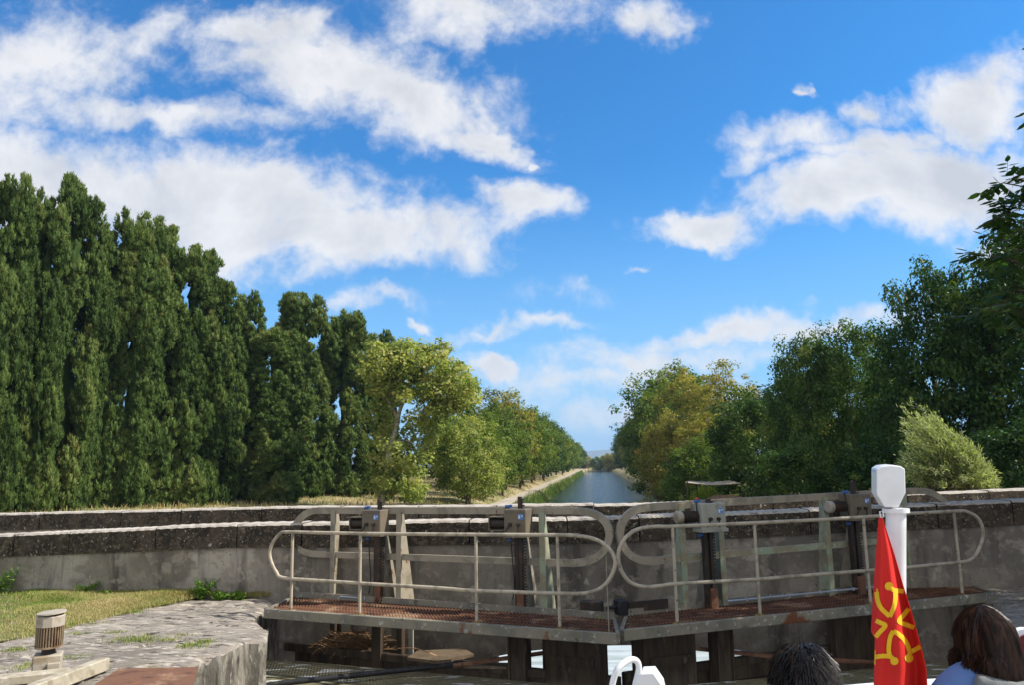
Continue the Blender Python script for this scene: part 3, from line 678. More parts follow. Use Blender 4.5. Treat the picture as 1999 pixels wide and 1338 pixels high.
        h_.bar(c+ex*.05-back*.14-UPZ*.03, c+ex*.05-back*.14-UPZ*.12, .012, .01, up=back)
        h_.build('crank_socket', M['darkmetal'], gear, True)
        st = MB(); q = c+ex*hw*.55+UPZ*.075-back*.1125; st.frame(q, ex, back, UPZ, .036, .0012, .032); st.build('sticker', M['sticker'], gear)
        st = MB(); st.frame(q-ex*.018-back*.002-UPZ*.004, ex, back, UPZ, .012, .0012, .02); st.frame(q+ex*.018-back*.002+UPZ*.008, ex, back, UPZ, .010, .0012, .008); st.build('sticker_print', M['stickerw'], gear)
        # motor housing on the left of the box
        if side < 0:
            mh = MB(); q = c-ex*(hw+.115)-UPZ*.01; mh.frame(q+UPZ*.075, ex, back, UPZ, .115, .07, .006); mh.frame(q-UPZ*.085, ex, back, UPZ, .115, .07, .006); mh.frame(q-ex*.112, ex, back, UPZ, .006, .07, .08)
            mh.frame(q+back*.06, ex, back, UPZ, .11, .006, .08); mh.build('motor_guard', mm, gear)
            mo = MB(); mo.tube([q-ex*.09-UPZ*.005, q+ex*.11-UPZ*.005], .058, 16); mo.build('drive_motor', M['darkmetal'], gear, True)
        else:
            mo = MB(); q = c-ex*(hw+.005)+UPZ*.01; mo.tube([q, q-ex*.22], .062, 18)
            for k_ in range(9): mo.tube([q-ex*(.03+.02*k_), q-ex*(.038+.02*k_)], .070, 18)
            mo.build('drive_motor', M['darkmetal'], gear, True)
            mo = MB(); mo.tube([q-ex*.215, q-ex*.225, q-ex*.275, q-ex*.29], [.07, .078, .078, .062], 20); mo.build('motor_cap', M['motor'], gear, True)
        # rack
        rk = MB(); tpt = onplane(rtx, rty, pg+back*.01, nf); bz = WALK-.25
        ux, uy = tpt.x, tpt.y; A = Vector((ux, uy, bz)); T = Vector((ux, uy, tpt.z)); zsh = 0
        rk.bar(A-ex*.02, T-ex*.02, .045, .05, up=back)
        z = bz+.02
        while z < tpt.z-.01:
            rk.frame(Vector((ux, uy, z))+ex*.016, ex, back, UPZ, .016, .022, .0105); z += .036
        rk.build('rack', M['darkmetal'] if side > 0 or ui else M['darkmetal'], gear)
        gd = MB(); gd.bar(Vector((ux, uy, WALK-.2))-ex*.085+back*.03, Vector((ux, uy, c.z-.15))-ex*.085+back*.03, .055, .06, up=back)
        gd.build('rack_guide', M['darkmetal'], gear)
        pg2 = MB(); e0 = Vector((ux, uy, WALK))+ex*.0+back*.10; zt2 = c.z-.16
        pg2.poly([e0, e0+back*.34, Vector((e0.x, e0.y, zt2))+back*.05, Vector((e0.x, e0.y, zt2))], ex*.014); pg2.build('rack_bracket', M['paint'], gear)
        # lower part of the rack casing
        cs = MB(); cs.frame(Vector((ux, uy, WALK+.10))-ex*.03, ex, back, UPZ, .045, .04, .12); cs.build('rack_shoe', M['rust'], gear)
        sb = MB(); q = c-ex*hw*.95+UPZ*.19; sb.tube([q-ex*.03, q+ex*.02], .022, 10); sb.frame(q+ex*.035+UPZ*.006, ex, back, UPZ, .018, .016, .016); sb.build('limit_switch', M['bluebox'], gear, True)
        if side > 0 and ui == 0:
            sb = MB(); sb.ell(q+UPZ*.03-ex*.0, .024, .024, .016); sb.build('warning_lamp', M['redball'], gear, True)
        cbm = MB(); q2 = c-ex*(hw*.8)-UPZ*.2; cbm.tube(catmull([q, q-ex*.03-UPZ*.05+back*-.03, c-ex*hw*1.02-UPZ*.1-back*.05, q2, q2+ex*.03-UPZ*.3, q2+ex*.045-UPZ*.55, q2+ex*.02-UPZ*.72], 5), .0075, 7); cbm.build('cable', M['black'], gear, True)
        sb = MB(); sb.tube([q2-ex*.03-UPZ*.02, q2+ex*.025-UPZ*.01], .02, 10); sb.build('cable_gland', M['bluebox'], gear, True)
        lg = MB(); A2 = Vector((ux, uy, WALK-.14)); lg.bar(A2-ex*.04, Vector((ux, uy, -3.4))-ex*.04, .16, .05, up=back); lg.bar(A2+ex*.03-back*.03, Vector((ux, uy, -3.4))+ex*.03-back*.03, .02, .05, up=back)
        lg.build('timber_post', M['timber'], root)
    if side < 0:
        th = MB(); a = F1-ex*.10+back*.02; th.bar(a, a+UPZ*.78, .008, .02, up=back); th.build('end_strip', M['paint'], root)
        q = onplane(1155, 1186, B0-back*.0, nf); lt = MB(); lt.frame(q, ex, back, UPZ, .13, .06, .065, .008); lt.build('latch_box', M['darkmetal'], root)
    else:
        q = onplane(1212, 1186, B0-back*.0, nf); lt = MB(); lt.frame(q-UPZ*.005, ex, back, UPZ, .06, .07, .08, .006); lt.tube([q-ex*.06, q-ex*.18], .02, 10); lt.build('latch_box', M['black'], root, True)
        q = onplane(1265, 1183, B0+back*.04, nf); lt = MB(); lt.frame(q, ex, back, UPZ, .26, .02, .055); lt.build('rear_plate', M['darkmetal'], root)
    return root
gate(-1); gate(1)
# gate drive struts and floating things
def strut(pts, r, name, m, label, cat):
    mb = MB(); mb.tube(pts, r, 12); o = mb.build(name, m, None, True); return tag(o, label, cat)
strut([Z(430,1352,-2.40), Z(560,1334,-2.38), Z(905,1297,-2.36)], .032, 'gate_strut', M['black'], 'black ridged strut lying low across the lock water on the left', 'strut')
strut([Z(885,1301,-2.33), Z(1076,1274,-2.25)], .026, 'gate_strut', M['rust'], 'rusty brown pushing rod joining the left gate at its dark box', 'strut')
strut([Z(1355,1267,-2.25), Z(1512,1283,-2.33), Z(1720,1296,-2.38)], .026, 'gate_strut', M['rust'], 'rusty brown pushing rod under the right gate beside the dark haired head', 'strut')
mb = MB(); pts = [Z(795,1290,-2.40), Z(862,1299,-2.40), Z(925,1283,-2.40), Z(905,1272,-2.40), Z(815,1277,-2.40)]
mb.poly(pts, (0, 0, .035)); tag(mb.build('floating_board', M['board'], None), 'flat pale brown board floating by the left gate posts', 'board')
mb = MB(); pts = [Z(905,1306,-2.42), Z(990,1308,-2.42), Z(992,1300,-2.42), Z(925,1298,-2.42)]; mb.poly(pts, (0, 0, .03)); tag(mb.build('floating_board', M['board'], None), 'dull brown board behind the rusty rod near the arch', 'board')
def debris():
    c = Z(690,1268,-2.42); mb = MB()
    for i in range(300):
        a = random.uniform(-.35, .45) if random.random() < .8 else random.uniform(0, 6.28); l = random.uniform(.08, .45)
        p = c+Vector((random.gauss(0, .22), random.gauss(0, .08), 0)); p.z = -2.44+.22*max(0, 1-((p.x-c.x)/.65)**2)*random.random()
        e = Vector((math.cos(a)*l/2, math.sin(a)*l/2*.6, random.gauss(0, .05))); mb.tube([p-e, p+Vector((0, 0, random.uniform(0, .03))), p+e], random.uniform(.002, .007), 4)
    return tag(mb.build('driftwood', mat('driftwood', (.17,.10,.05), [((.12,.07,.035),9,.45,.6),((.40,.26,.13),14,.58,.7)], .9)), 'tangled pile of brown twigs and reeds caught under the left gate', 'driftwood', kind='stuff')
debris()
mb = MB(); mb.tube(catmull([Z(776,1267,-2.25), Z(810,1267,-2.22), Z(852,1281,-2.33)], 6), .006, 6); tag(mb.build('curved_reed', mat('reed_stem', (.55,.33,.17), [], .8), None, True), 'single pale orange reed arching over the floating board', 'reed')
# ------------------------------------------------------------------ gate motor on the left quay
def motor():
    b = Z(92,1312,QUAY+.05); root = empty('gate_motor', (b.x, b.y, QUAY), 'grey finned electric motor standing upright on a square gearbox on the left quay', 'motor')
    s = b.y/1520.0; U = Vector((0, 0, 1)); rz = .45
    def h(py): return -(py-W(92, 0, b.y).z*0)*0
    z0 = b.z
    def zz(py): return W(95, py, b.y).z
    mb = MB(); mb.box((b.x, b.y, (zz(1310)+zz(1277))/2), .115, .105, (zz(1277)-zz(1310))/2, rz, .012); mb.box((b.x+.09, b.y-.06, zz(1300)), .05, .05, .04, rz, .006); mb.build('gearbox', M['motor'], root)
    mb = MB(); mb.tube([(b.x, b.y, zz(1277)), (b.x, b.y, zz(1262))], [.06, .05], 16); mb.build('neck', M['darkmetal'], root, True)
    mb = MB(); za, zb = zz(1262), zz(1222); mb.tube([(b.x, b.y, za), (b.x, b.y, zb)], .088, 24)
    for k in range(30):
        a = 2*math.pi*k/30; q = Vector((b.x+.098*math.cos(a), b.y+.098*math.sin(a), (za+zb)/2)); mb.frame(q, (math.cos(a), math.sin(a), 0), (-math.sin(a), math.cos(a), 0), U, .014, .0035, (zb-za)/2-.002)
    mb.tube([(b.x, b.y, za-.012), (b.x, b.y, za+.004)], .113, 28); mb.build('finned_body', mat('motor_body', (.30,.22,.14), [((.16,.10,.06),6,.45,.6),((.42,.36,.27),12,.58,.7)], .6), root, True)
    mb = MB(); mb.tube([(b.x, b.y, zb-.004), (b.x, b.y, zz(1204)), (b.x, b.y, zz(1202))], [.117, .117, .109], 10); mb.build('fan_cowl', M['motor'], root)
    mb = MB(); c = Vector((b.x+.004, b.y, zz(1197))); ax = Vector((-.05, -.03, 1)).normalized(); mb.tube([c-ax*.006, c+ax*.006], [.121, .119], 28); mb.build('rain_cap', M['motor'], root, True)
    mb = MB(); mb.tube([(b.x, b.y, zz(1206)), c], .02, 8); mb.build('cap_stem', M['darkmetal'], root)
    return root
motor()
mb = MB(); a, b = Z(60,1352,QUAY+.09), Z(205,1297,QUAY+.09); mb.bar(a, b, .10, .11, bev=.008); tag(mb.build('steel_beam', M['beam']), 'pale weathered beam lying diagonally in front of the motor', 'beam')
mb = MB(); a, b = Z(-60,1336,QUAY+.07), Z(135,1316,QUAY+.07); mb.bar(a, b, .16, .07, bev=.006); tag(mb.build('steel_beam', M['beam']), 'flat pale beam under the motor at the left edge', 'beam')
mb = MB(); q = Z(158,1322,QUAY+.06); mb.frame(q, (1,0,0), (0,1,0), (0,0,1), .022, .02, .05, .004); tag(mb.build('wooden_peg', M['beam']), 'short upright wooden peg beside the diagonal beam', 'peg')
mb = MB(); pts = [Z(232,1312,QUAY+.03), Z(386,1309,QUAY+.03), Z(372,1360,QUAY+.03), Z(130,1380,QUAY+.03)]; mb.poly(pts, (0, 0, .025)); tag(mb.build('rusty_plate', M['rust']), 'flat rusty steel cover plate on the left quay edge', 'plate')
# ------------------------------------------------------------------ foliage tools
def leafset(C, Nrm, size, aspect=.55, fold=.25, var=None):
    """kite leaves: centres C (n,3), facing Nrm (n,3), size (n)"""
    n = len(C); N = Nrm/np.maximum(np.linalg.norm(Nrm, axis=1, keepdims=True), 1e-6); r = rng.normal(size=(n, 3)); T = np.cross(N, r); T /= np.maximum(np.linalg.norm(T, axis=1, keepdims=True), 1e-6)
    B = np.cross(N, T); s = size[:, None]
    V = np.stack([C-T*s*.5, C+B*s*aspect*.5+N*s*fold*.3, C+T*s*.5, C-B*s*aspect*.5+N*s*fold*.3], 1).reshape(-1, 3)
    F = np.arange(n)[:, None]*4+np.array([[0, 1, 2, 3]]); return V, F, np.repeat(var if var is not None else rng.uniform(0, 1, n), 4)
def sprayset(C, D, L, w, var):
    """pointed sprays: base C, direction D (unit), length L, width w"""
    n = len(C); r = rng.normal(size=(n, 3)); S = np.cross(D, r); S /= np.maximum(np.linalg.norm(S, axis=1, keepdims=True), 1e-6)
    V = np.stack([C-D*L[:, None]*.25, C+S*w[:, None]*.5+D*L[:, None]*.3, C+D*L[:, None], C-S*w[:, None]*.5+D*L[:, None]*.3], 1).reshape(-1, 3)
    return V, np.arange(n)[:, None]*4+np.array([[0, 1, 2, 3]]), np.repeat(var, 4)
ICO = None
def ico():
    import bmesh
    bm = bmesh.new(); bmesh.ops.create_icosphere(bm, subdivisions=2, radius=1.0); bm.verts.ensure_lookup_table()
    v = np.array([x.co[:] for x in bm.verts]); f = np.array([[x.index for x in p.verts] for p in bm.faces]); bm.free(); return v, f
IV, IF = ico()
def join(parts):
    V = []; F = []; A = []; o = 0
    for v, f, a in parts:
        if f.shape[1] == 3: f = np.concatenate([f, f[:, 2:3]], 1)
        V.append(v); F.append(f+o); A.append(a); o += len(v)
    return np.concatenate(V), np.concatenate(F), np.concatenate(A)
def tri_mesh(name, parts):
    """quads (leaves) plus triangles"""
    Q = [(v, f, a) for v, f, a in parts if f.shape[1] == 4]; T = [(v, f, a) for v, f, a in parts if f.shape[1] == 3]
    V = []; A = []; o = 0; lv = []; ls = []; pos = 0
    for v, f, a in Q+T:
        k = f.shape[1]; V.append(v); A.append(a); lv.append((f+o).ravel()); ls.append(pos+np.arange(len(f))*k); pos += f.size; o += len(v)
    V = np.concatenate(V).astype(np.float32); lv = np.concatenate(lv).astype(np.int32); ls = np.concatenate(ls).astype(np.int32)
    me = bpy.data.meshes.new(name); me.vertices.add(len(V)); me.vertices.foreach_set('co', V.ravel()); me.loops.add(len(lv)); me.loops.foreach_set('vertex_index', lv)
    me.polygons.add(len(ls)); me.polygons.foreach_set('loop_start', ls); at = me.attributes.new('var', 'FLOAT', 'POINT'); at.data.foreach_set('value', np.concatenate(A).astype(np.float32)); me.update(calc_edges=True); return me
def ico1():
    import bmesh
    bm = bmesh.new(); bmesh.ops.create_icosphere(bm, subdivisions=1, radius=1.0); bm.verts.ensure_lookup_table()
    v = np.array([x.co[:] for x in bm.verts]); f = np.array([[x.index for x in p.verts] for p in bm.faces]); bm.free(); return v, f
I1V, I1F = ico1()
def cypress_mesh(H, Rr, seed, wide_top=.35):
    """upright plumes, each a ragged column of small tufts"""
    global rng
    keep = rng; rng = np.random.default_rng(seed); parts = []
    PR = lambda t: np.interp(t, [0, .06, .25, .5, .72, .88, .96, 1], [.70, .9, 1, .96, .82, .66, .50, .28])
    npl = int(H*Rr*3.1);t0 = rng.uniform(-.02, .93, npl)
    t0[8:8+npl//6] = rng.uniform(-.03, .06, npl//6);  ang = rng.uniform(0, 2*np.pi, npl); TT = []; VV = []; CC = []; RR = []
    t0[:7] = [.90, .87, .86, .83, .80, .85, .88]
    for k in range(npl):
        t = max(0, t0[k]); ln = rng.uniform(1.2, 3.0)*(1 if t < .72 else .62); ln = min(ln, max(.9, (1.0-t)*H+.25-.2)); pr = rng.uniform(.34, .70)*(1 if t < .8 else .9); rad = (Rr*PR(t)-pr*.5)*rng.uniform(.62, 1.06) if k > 0 else 0
        rad = max(rad, 0); c = np.array([math.cos(ang[k])*rad, math.sin(ang[k])*rad, -.15+t*(H-.9)]); out = np.array([math.cos(ang[k]), math.sin(ang[k]), 0]); tone = float(np.clip(rng.normal(.40, .16), .05, .9))
        n = int(ln*pr*52); h = rng.uniform(0, 1, n); w = np.sin(np.pi*np.clip(h, .03, .97)**.75)**.7; a = rng.uniform(0, 2*np.pi, n); rr = pr*w*rng.uniform(.55, 1.12, n)
        bend = out*.25*(np.sin(h*2.6))[:, None]+rng.normal(0, .05, (n, 3)); p = c+np.stack([np.cos(a)*rr, np.sin(a)*rr, h*ln], -1)+bend; 
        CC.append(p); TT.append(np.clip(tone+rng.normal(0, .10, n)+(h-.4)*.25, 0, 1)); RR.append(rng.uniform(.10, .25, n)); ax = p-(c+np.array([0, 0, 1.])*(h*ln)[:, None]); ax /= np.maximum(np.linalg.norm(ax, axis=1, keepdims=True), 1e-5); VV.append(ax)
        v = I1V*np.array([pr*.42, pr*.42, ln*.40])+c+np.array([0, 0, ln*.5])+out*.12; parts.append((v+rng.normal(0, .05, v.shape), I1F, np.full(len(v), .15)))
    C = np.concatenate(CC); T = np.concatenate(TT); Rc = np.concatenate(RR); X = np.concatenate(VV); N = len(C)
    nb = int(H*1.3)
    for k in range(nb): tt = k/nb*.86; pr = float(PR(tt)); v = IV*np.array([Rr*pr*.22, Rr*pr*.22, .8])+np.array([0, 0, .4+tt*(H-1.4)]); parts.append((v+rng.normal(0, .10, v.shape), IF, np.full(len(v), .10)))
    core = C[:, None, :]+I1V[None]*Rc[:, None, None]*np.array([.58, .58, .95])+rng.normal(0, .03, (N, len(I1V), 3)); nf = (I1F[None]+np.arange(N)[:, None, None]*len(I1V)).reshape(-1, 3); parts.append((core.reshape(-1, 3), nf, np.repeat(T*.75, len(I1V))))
    K = 27; d = rng.normal(size=(N, K, 3))+X[:, None, :]*.8; d /= np.linalg.norm(d, axis=2, keepdims=True); base = C[:, None, :]+d*Rc[:, None, None]*.8; dd = d*.7+rng.normal(0, .25, (N, K, 3))+np.array([0, 0, .8]); dd /= np.linalg.norm(dd, axis=2, keepdims=True)
    vv = np.clip(T[:, None]+rng.normal(0, .14, (N, K)), 0, 1)
    parts.append(sprayset(base.reshape(-1, 3), dd.reshape(-1, 3), rng.uniform(.07, .20, N*K), rng.uniform(.03, .062, N*K), vv.ravel()))
    rng = keep; print('cypress', N, N*K); return tri_mesh('cypress_crown', parts)
def tube_np(mb, pts, rad, seg=7): mb.tube(pts, rad, seg)
def broad(seed, H, R0, z0, nclump, K, leaf, rc=(.5, 1.0), spread=.8, lean=(0, 0), shape='round', varmu=.45, varsd=.17, hollow=.5, trunk=None, bare=0, aspect=.6, droop=0, bark=None, ntr=1):
    """returns (trunk mesh builder, crown mesh): crown from z0 to H, radius R0"""
    global rng
    keep = rng; rng = np.random.default_rng(seed); rnd = random.Random(seed)
    d = rng.normal(size=(nclump*3, 3)); d /= np.linalg.norm(d, axis=1, keepdims=True)
    lump = 1+(fbm(d[:, 0]*1.8+seed, d[:, 1]*1.8+d[:, 2]*2.3, 3, seed)-.47)*.9
    rr = (hollow+(1-hollow)*rng.uniform(0, 1, len(d))**.6)*lump; cz = (H+z0)/2; hz = (H-z0)/2
    P = d*rr[:, None]*np.array([R0, R0, hz]); 
    if shape == 'cone': P[:, :2] *= np.interp(P[:, 2], [-hz, hz], [1.25, .55])[:, None]
    if shape == 'vase': P[:, :2] *= np.interp(P[:, 2], [-hz, 0, hz], [.45, 1.0, .9])[:, None]
    P[:, 2] += cz; P[:, 0] += lean[0]*(P[:, 2]/H); P[:, 1] += lean[1]*(P[:, 2]/H); P = P[P[:, 2] > .3][:nclump]
    N = len(P); rcs = rng.uniform(rc[0], rc[1], N); cvar = np.clip(rng.normal(varmu, varsd, N)+(fbm(P[:, 0]*.5+seed, P[:, 1]*.5+P[:, 2]*.6, 3, seed+2)-.47)*.9, 0, 1)
    dd = rng.normal(size=(N, K, 3)); dd /= np.linalg.norm(dd, axis=2, keepdims=True); rad = rng.uniform(.15, 1, (N, K))**.5
    C = P[:, None, :]+dd*(rad*rcs[:, None])[..., None]*np.array([1, 1, .72]); C[..., 2] -= droop*rng.uniform(0, 1, (N, K))**2*rcs[:, None]
    nn = dd*.8+rng.normal(size=(N, K, 3))*.45+np.array([.1, -.05, .55]); vv = np.clip(cvar[:, None]+rng.normal(0, .13, (N, K)), 0, 1)
    crown = tri_mesh('tree_crown', [leafset(C.reshape(-1, 3), nn.reshape(-1, 3), leaf*rng.uniform(.6, 1.3, N*K), aspect, .3, vv.ravel())])
    mb = MB(); tr = trunk or R0*.06
    for q in range(ntr):
        ox = (q-(ntr-1)/2)*.5
        sp = [Vector((ox, 0, -.3)), Vector((ox+lean[0]*.1, lean[1]*.1, z0*.5+.2)), Vector((ox*1.5+lean[0]*.3, lean[1]*.3, z0+.15*(H-z0))), Vector((ox*2+lean[0]*.6, lean[1]*.6, z0+.55*(H-z0))), Vector((ox*2+lean[0]*.9, lean[1]*.9, H-.12*(H-z0)))]
        sp = [p+Vector((rnd.uniform(-1, 1), rnd.uniform(-1, 1), 0))*tr*1.3 if i else p for i, p in enumerate(sp)]
        SP = catmull(sp, 5); mb.tube(SP, [tr*(1.25 if i == 0 else 1)*(1-.88*i/(len(SP)-1)) for i in range(len(SP))], 8)
        nb = min(N, 22+bare)
        for i in range(nb):
            tgt = Vector(P[rnd.randrange(N)]); k = int(len(SP)*min(.9, max(.32, (tgt.z-.25*(H-z0))/H))); k = min(max(k, 5), len(SP)-2); s = SP[k]; L = (tgt-s).length
            m1 = s.lerp(tgt, .4)+Vector((rnd.uniform(-1, 1), rnd.uniform(-1, 1), rnd.uniform(-.2, 1)))*L*.12; r = tr*.42*(1-k/len(SP))+.012
            mb.tube(catmull([s, m1, tgt], 4), [r*(1-.8*j/8) for j in range(9)], 5)
    rng = keep; return mb, crown
def trunk_mesh(mb, name='trunk'):
    me = bpy.data.meshes.new(name); me.from_pydata([tuple(v) for v in mb.v], [], mb.f); me.polygons.foreach_set('use_smooth', [True]*len(me.polygons)); me.update(); return me
def place(name, loc, sc, rz, crown, cm, trunk, tm, label, cat, group=None, cname='crown'):
    root = empty(name, loc, label, cat, group)
    mats = cm
    c = bpy.data.objects.new(cname, crown); col.objects.link(c); c.parent = root; c.scale = sc; c.rotation_euler = (0, 0, rz)
    if not crown.materials: crown.materials.append(cm)
    elif crown.materials[0] != cm: c.material_slots[0].link = 'OBJECT'; c.material_slots[0].material = cm
    if trunk:
        t = bpy.data.objects.new('trunk', trunk); col.objects.link(t); t.parent = root; t.scale = sc; t.rotation_euler = (0, 0, rz)
        if not trunk.materials: trunk.materials.append(tm)
    return root
# ------------------------------------------------------------------ cypress row
def cypresses():
    tm = [cypress_mesh(15, 1.9, 3), cypress_mesh(15, 2.2, 8), cypress_mesh(15, 1.7, 21), cypress_mesh(15, 2.0, 34)]
    mb = MB(); mb.tube([(0, 0, -.5), (.05, 0, 1.2), (0, .05, 3)], [.30, .22, .12], 8); mb.tube([(.25, .1, -.5), (.5, .15, 1.2), (.45, .05, 2.6)], [.2, .15, .1], 7); mb.tube([(-.2, -.1, -.5), (-.45, .1, 1.4), (-.4, .05, 2.6)], [.2, .14, .1], 7); trk = trunk_mesh(mb)
    #  px, top py, half width in px, template, label
    T = [(-75,300,62,1,'tall dark green cypress cut off by the left photo edge'),(4,328,46,2,'tallest cypress top touching the left edge of the photo'),(28,352,44,0,'cypress with small knobbed top just inside the left edge'),(78,388,50,3,'dark cypress left of the broad domed cypress'),
         (128,342,64,1,'broad domed cypress tallest of the left group'),(196,432,44,2,'narrow cypress in the shoulder right of the broad domed one'),(263,402,56,0,'tall pointed cypress beside the gap of sky'),(308,420,52,2,'cypress with sharp leaning tip right of the sky gap'),
         (374,474,56,3,'cypress with flat knobbed top in the middle of the row'),(428,545,50,1,'lower rounded cypress behind the slender round topped one'),(482,562,38,2,'slender cypress with a smooth round top'),(540,636,60,3,'short cypress in front of the wide ragged one'),
         (590,570,60,1,'wide cypress with a ragged bushy top'),(676,597,52,0,'dense cypress with a squared off sloping top'),(742,640,40,2,'last narrow cypress showing above the pale plane tree')]
    for i, (px, top, hw, k, lab) in enumerate(T):
        # meet the planted line from (-25,38) to (-11.2,69)
        r = ray(px, 700); kx = r.x/r.y; t = (-25-kx*38)/(kx*31-13.8); t += random.uniform(-.03, .03); D = 38+31*t+(2.5 if i == 10 or i == 12 else 0)-(3 if i == 11 else 0)
        p = W(px, 700, D); gz = float(np.interp(D, [36, 70], [-1.95, -2.75])); zt = W(px, top, D).z; H = zt-gz; wr = hw*D/1520.0
        base_r = [1.9, 2.2, 1.7, 2.0][k]; s = wr/base_r*.97
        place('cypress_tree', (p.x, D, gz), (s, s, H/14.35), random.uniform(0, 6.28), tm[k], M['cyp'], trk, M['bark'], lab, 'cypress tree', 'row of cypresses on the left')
cypresses()
# ------------------------------------------------------------------ plane tree with pale trunk
def plane_tree():
    D = 50.0; b = W(745, 985, D); b.z = -2.7; root = empty('plane_tree', b, 'tall plane tree with pale mottled trunk leaning right of the cypresses', 'tree')
    def P(px, py, dd=0): return W(px, py, D+dd)
    mb = MB(); tr = [P(742,1000), P(746,962), P(756,905), P(770,850), P(775,825), P(779,806)]
    tr = catmull(tr, 4); mb.tube(tr, [.27-.13*i/(len(tr)-1) for i in range(len(tr))], 10)
    limbs = [[P(779,808),P(790,785,.3),P(812,770,.5),P(850,745,.8),P(900,735,1)],[P(778,810),P(786,780,-.3),P(800,735,-.5),P(818,700,-.8)],[P(775,818),P(764,795,-.3),P(752,775,-.6),P(735,755,-.8)],[P(776,816),P(770,785,.4),P(768,745,.6),P(775,690,.9)],
             [P(790,786),P(820,770,-.5),P(850,760,-1),P(885,755,-1.3)],[P(800,740),P(850,710,-.5),P(890,705,-1)],[P(762,870),P(785,860,-.5),P(812,868,-1)],[P(755,905),P(775,915,.3),P(800,935,.6)],[P(760,880),P(740,850,1),P(722,800,1.4)]]
    for l in limbs:
        c = catmull(l, 4); mb.tube(c, [.10*(1-.85*i/(len(c)-1)) for i in range(len(c))], 7)
    mb.build('trunk', M['planebark'], root, True)
    rg = np.random.default_rng(5); C = []
    #  crown clumps, (px, py, rx, ry, count)
    for (x, y, rx, ry, n) in [(760,715,45,42,26),(800,700,55,34,30),(850,715,50,42,30),(895,750,35,35,20),(870,780,45,28,16),(915,770,18,20,8),(735,740,26,40,14),(815,755,40,25,14),(845,800,28,26,8),(795,890,40,22,9),(780,930,45,26,18),(745,950,30,25,12),(805,960,30,15,8),(730,700,18,25,8),(835,845,14,22,4),(750,830,14,30,3),(830,822,30,22,7),(865,800,40,18,7),(785,772,36,12,5),(905,785,25,18,5),(742,800,22,40,7),(738,880,20,40,7),(800,850,25,25,4),(820,735,60,40,14)]:
        n = int(n*1.7); a = rg.uniform(0, 6.28, n); q = rg.uniform(0, 1, n)**.5
        for k in range(n): C.append(P(x+rx*q[k]*math.cos(a[k]), y+ry*q[k]*math.sin(a[k]), rg.normal(0, 1.3)))
    C = np.array([tuple(c) for c in C]); N = len(C); K = 62; dd = rg.normal(size=(N, K, 3)); dd /= np.linalg.norm(dd, axis=2, keepdims=True)
    rc = rg.uniform(.35, .85, N); Q = C[:, None, :]+dd*(rg.uniform(.2, 1, (N, K))**.5*rc[:, None])[..., None]*np.array([1, 1, .7])-np.array(b)
    cv = np.clip(rg.normal(.5, .2, N), 0, 1); vv = np.clip(cv[:, None]+rg.normal(0, .13, (N, K)), 0, 1)
    me = tri_mesh('crown', [leafset(Q.reshape(-1, 3), (dd*.7+rg.normal(size=(N, K, 3))*.5+np.array([.2, 0, .5])).reshape(-1, 3), rg.uniform(.13, .30, N*K), .75, .3, vv.ravel())])
    link_mesh('crown', me, M['plane'], root)
plane_tree()
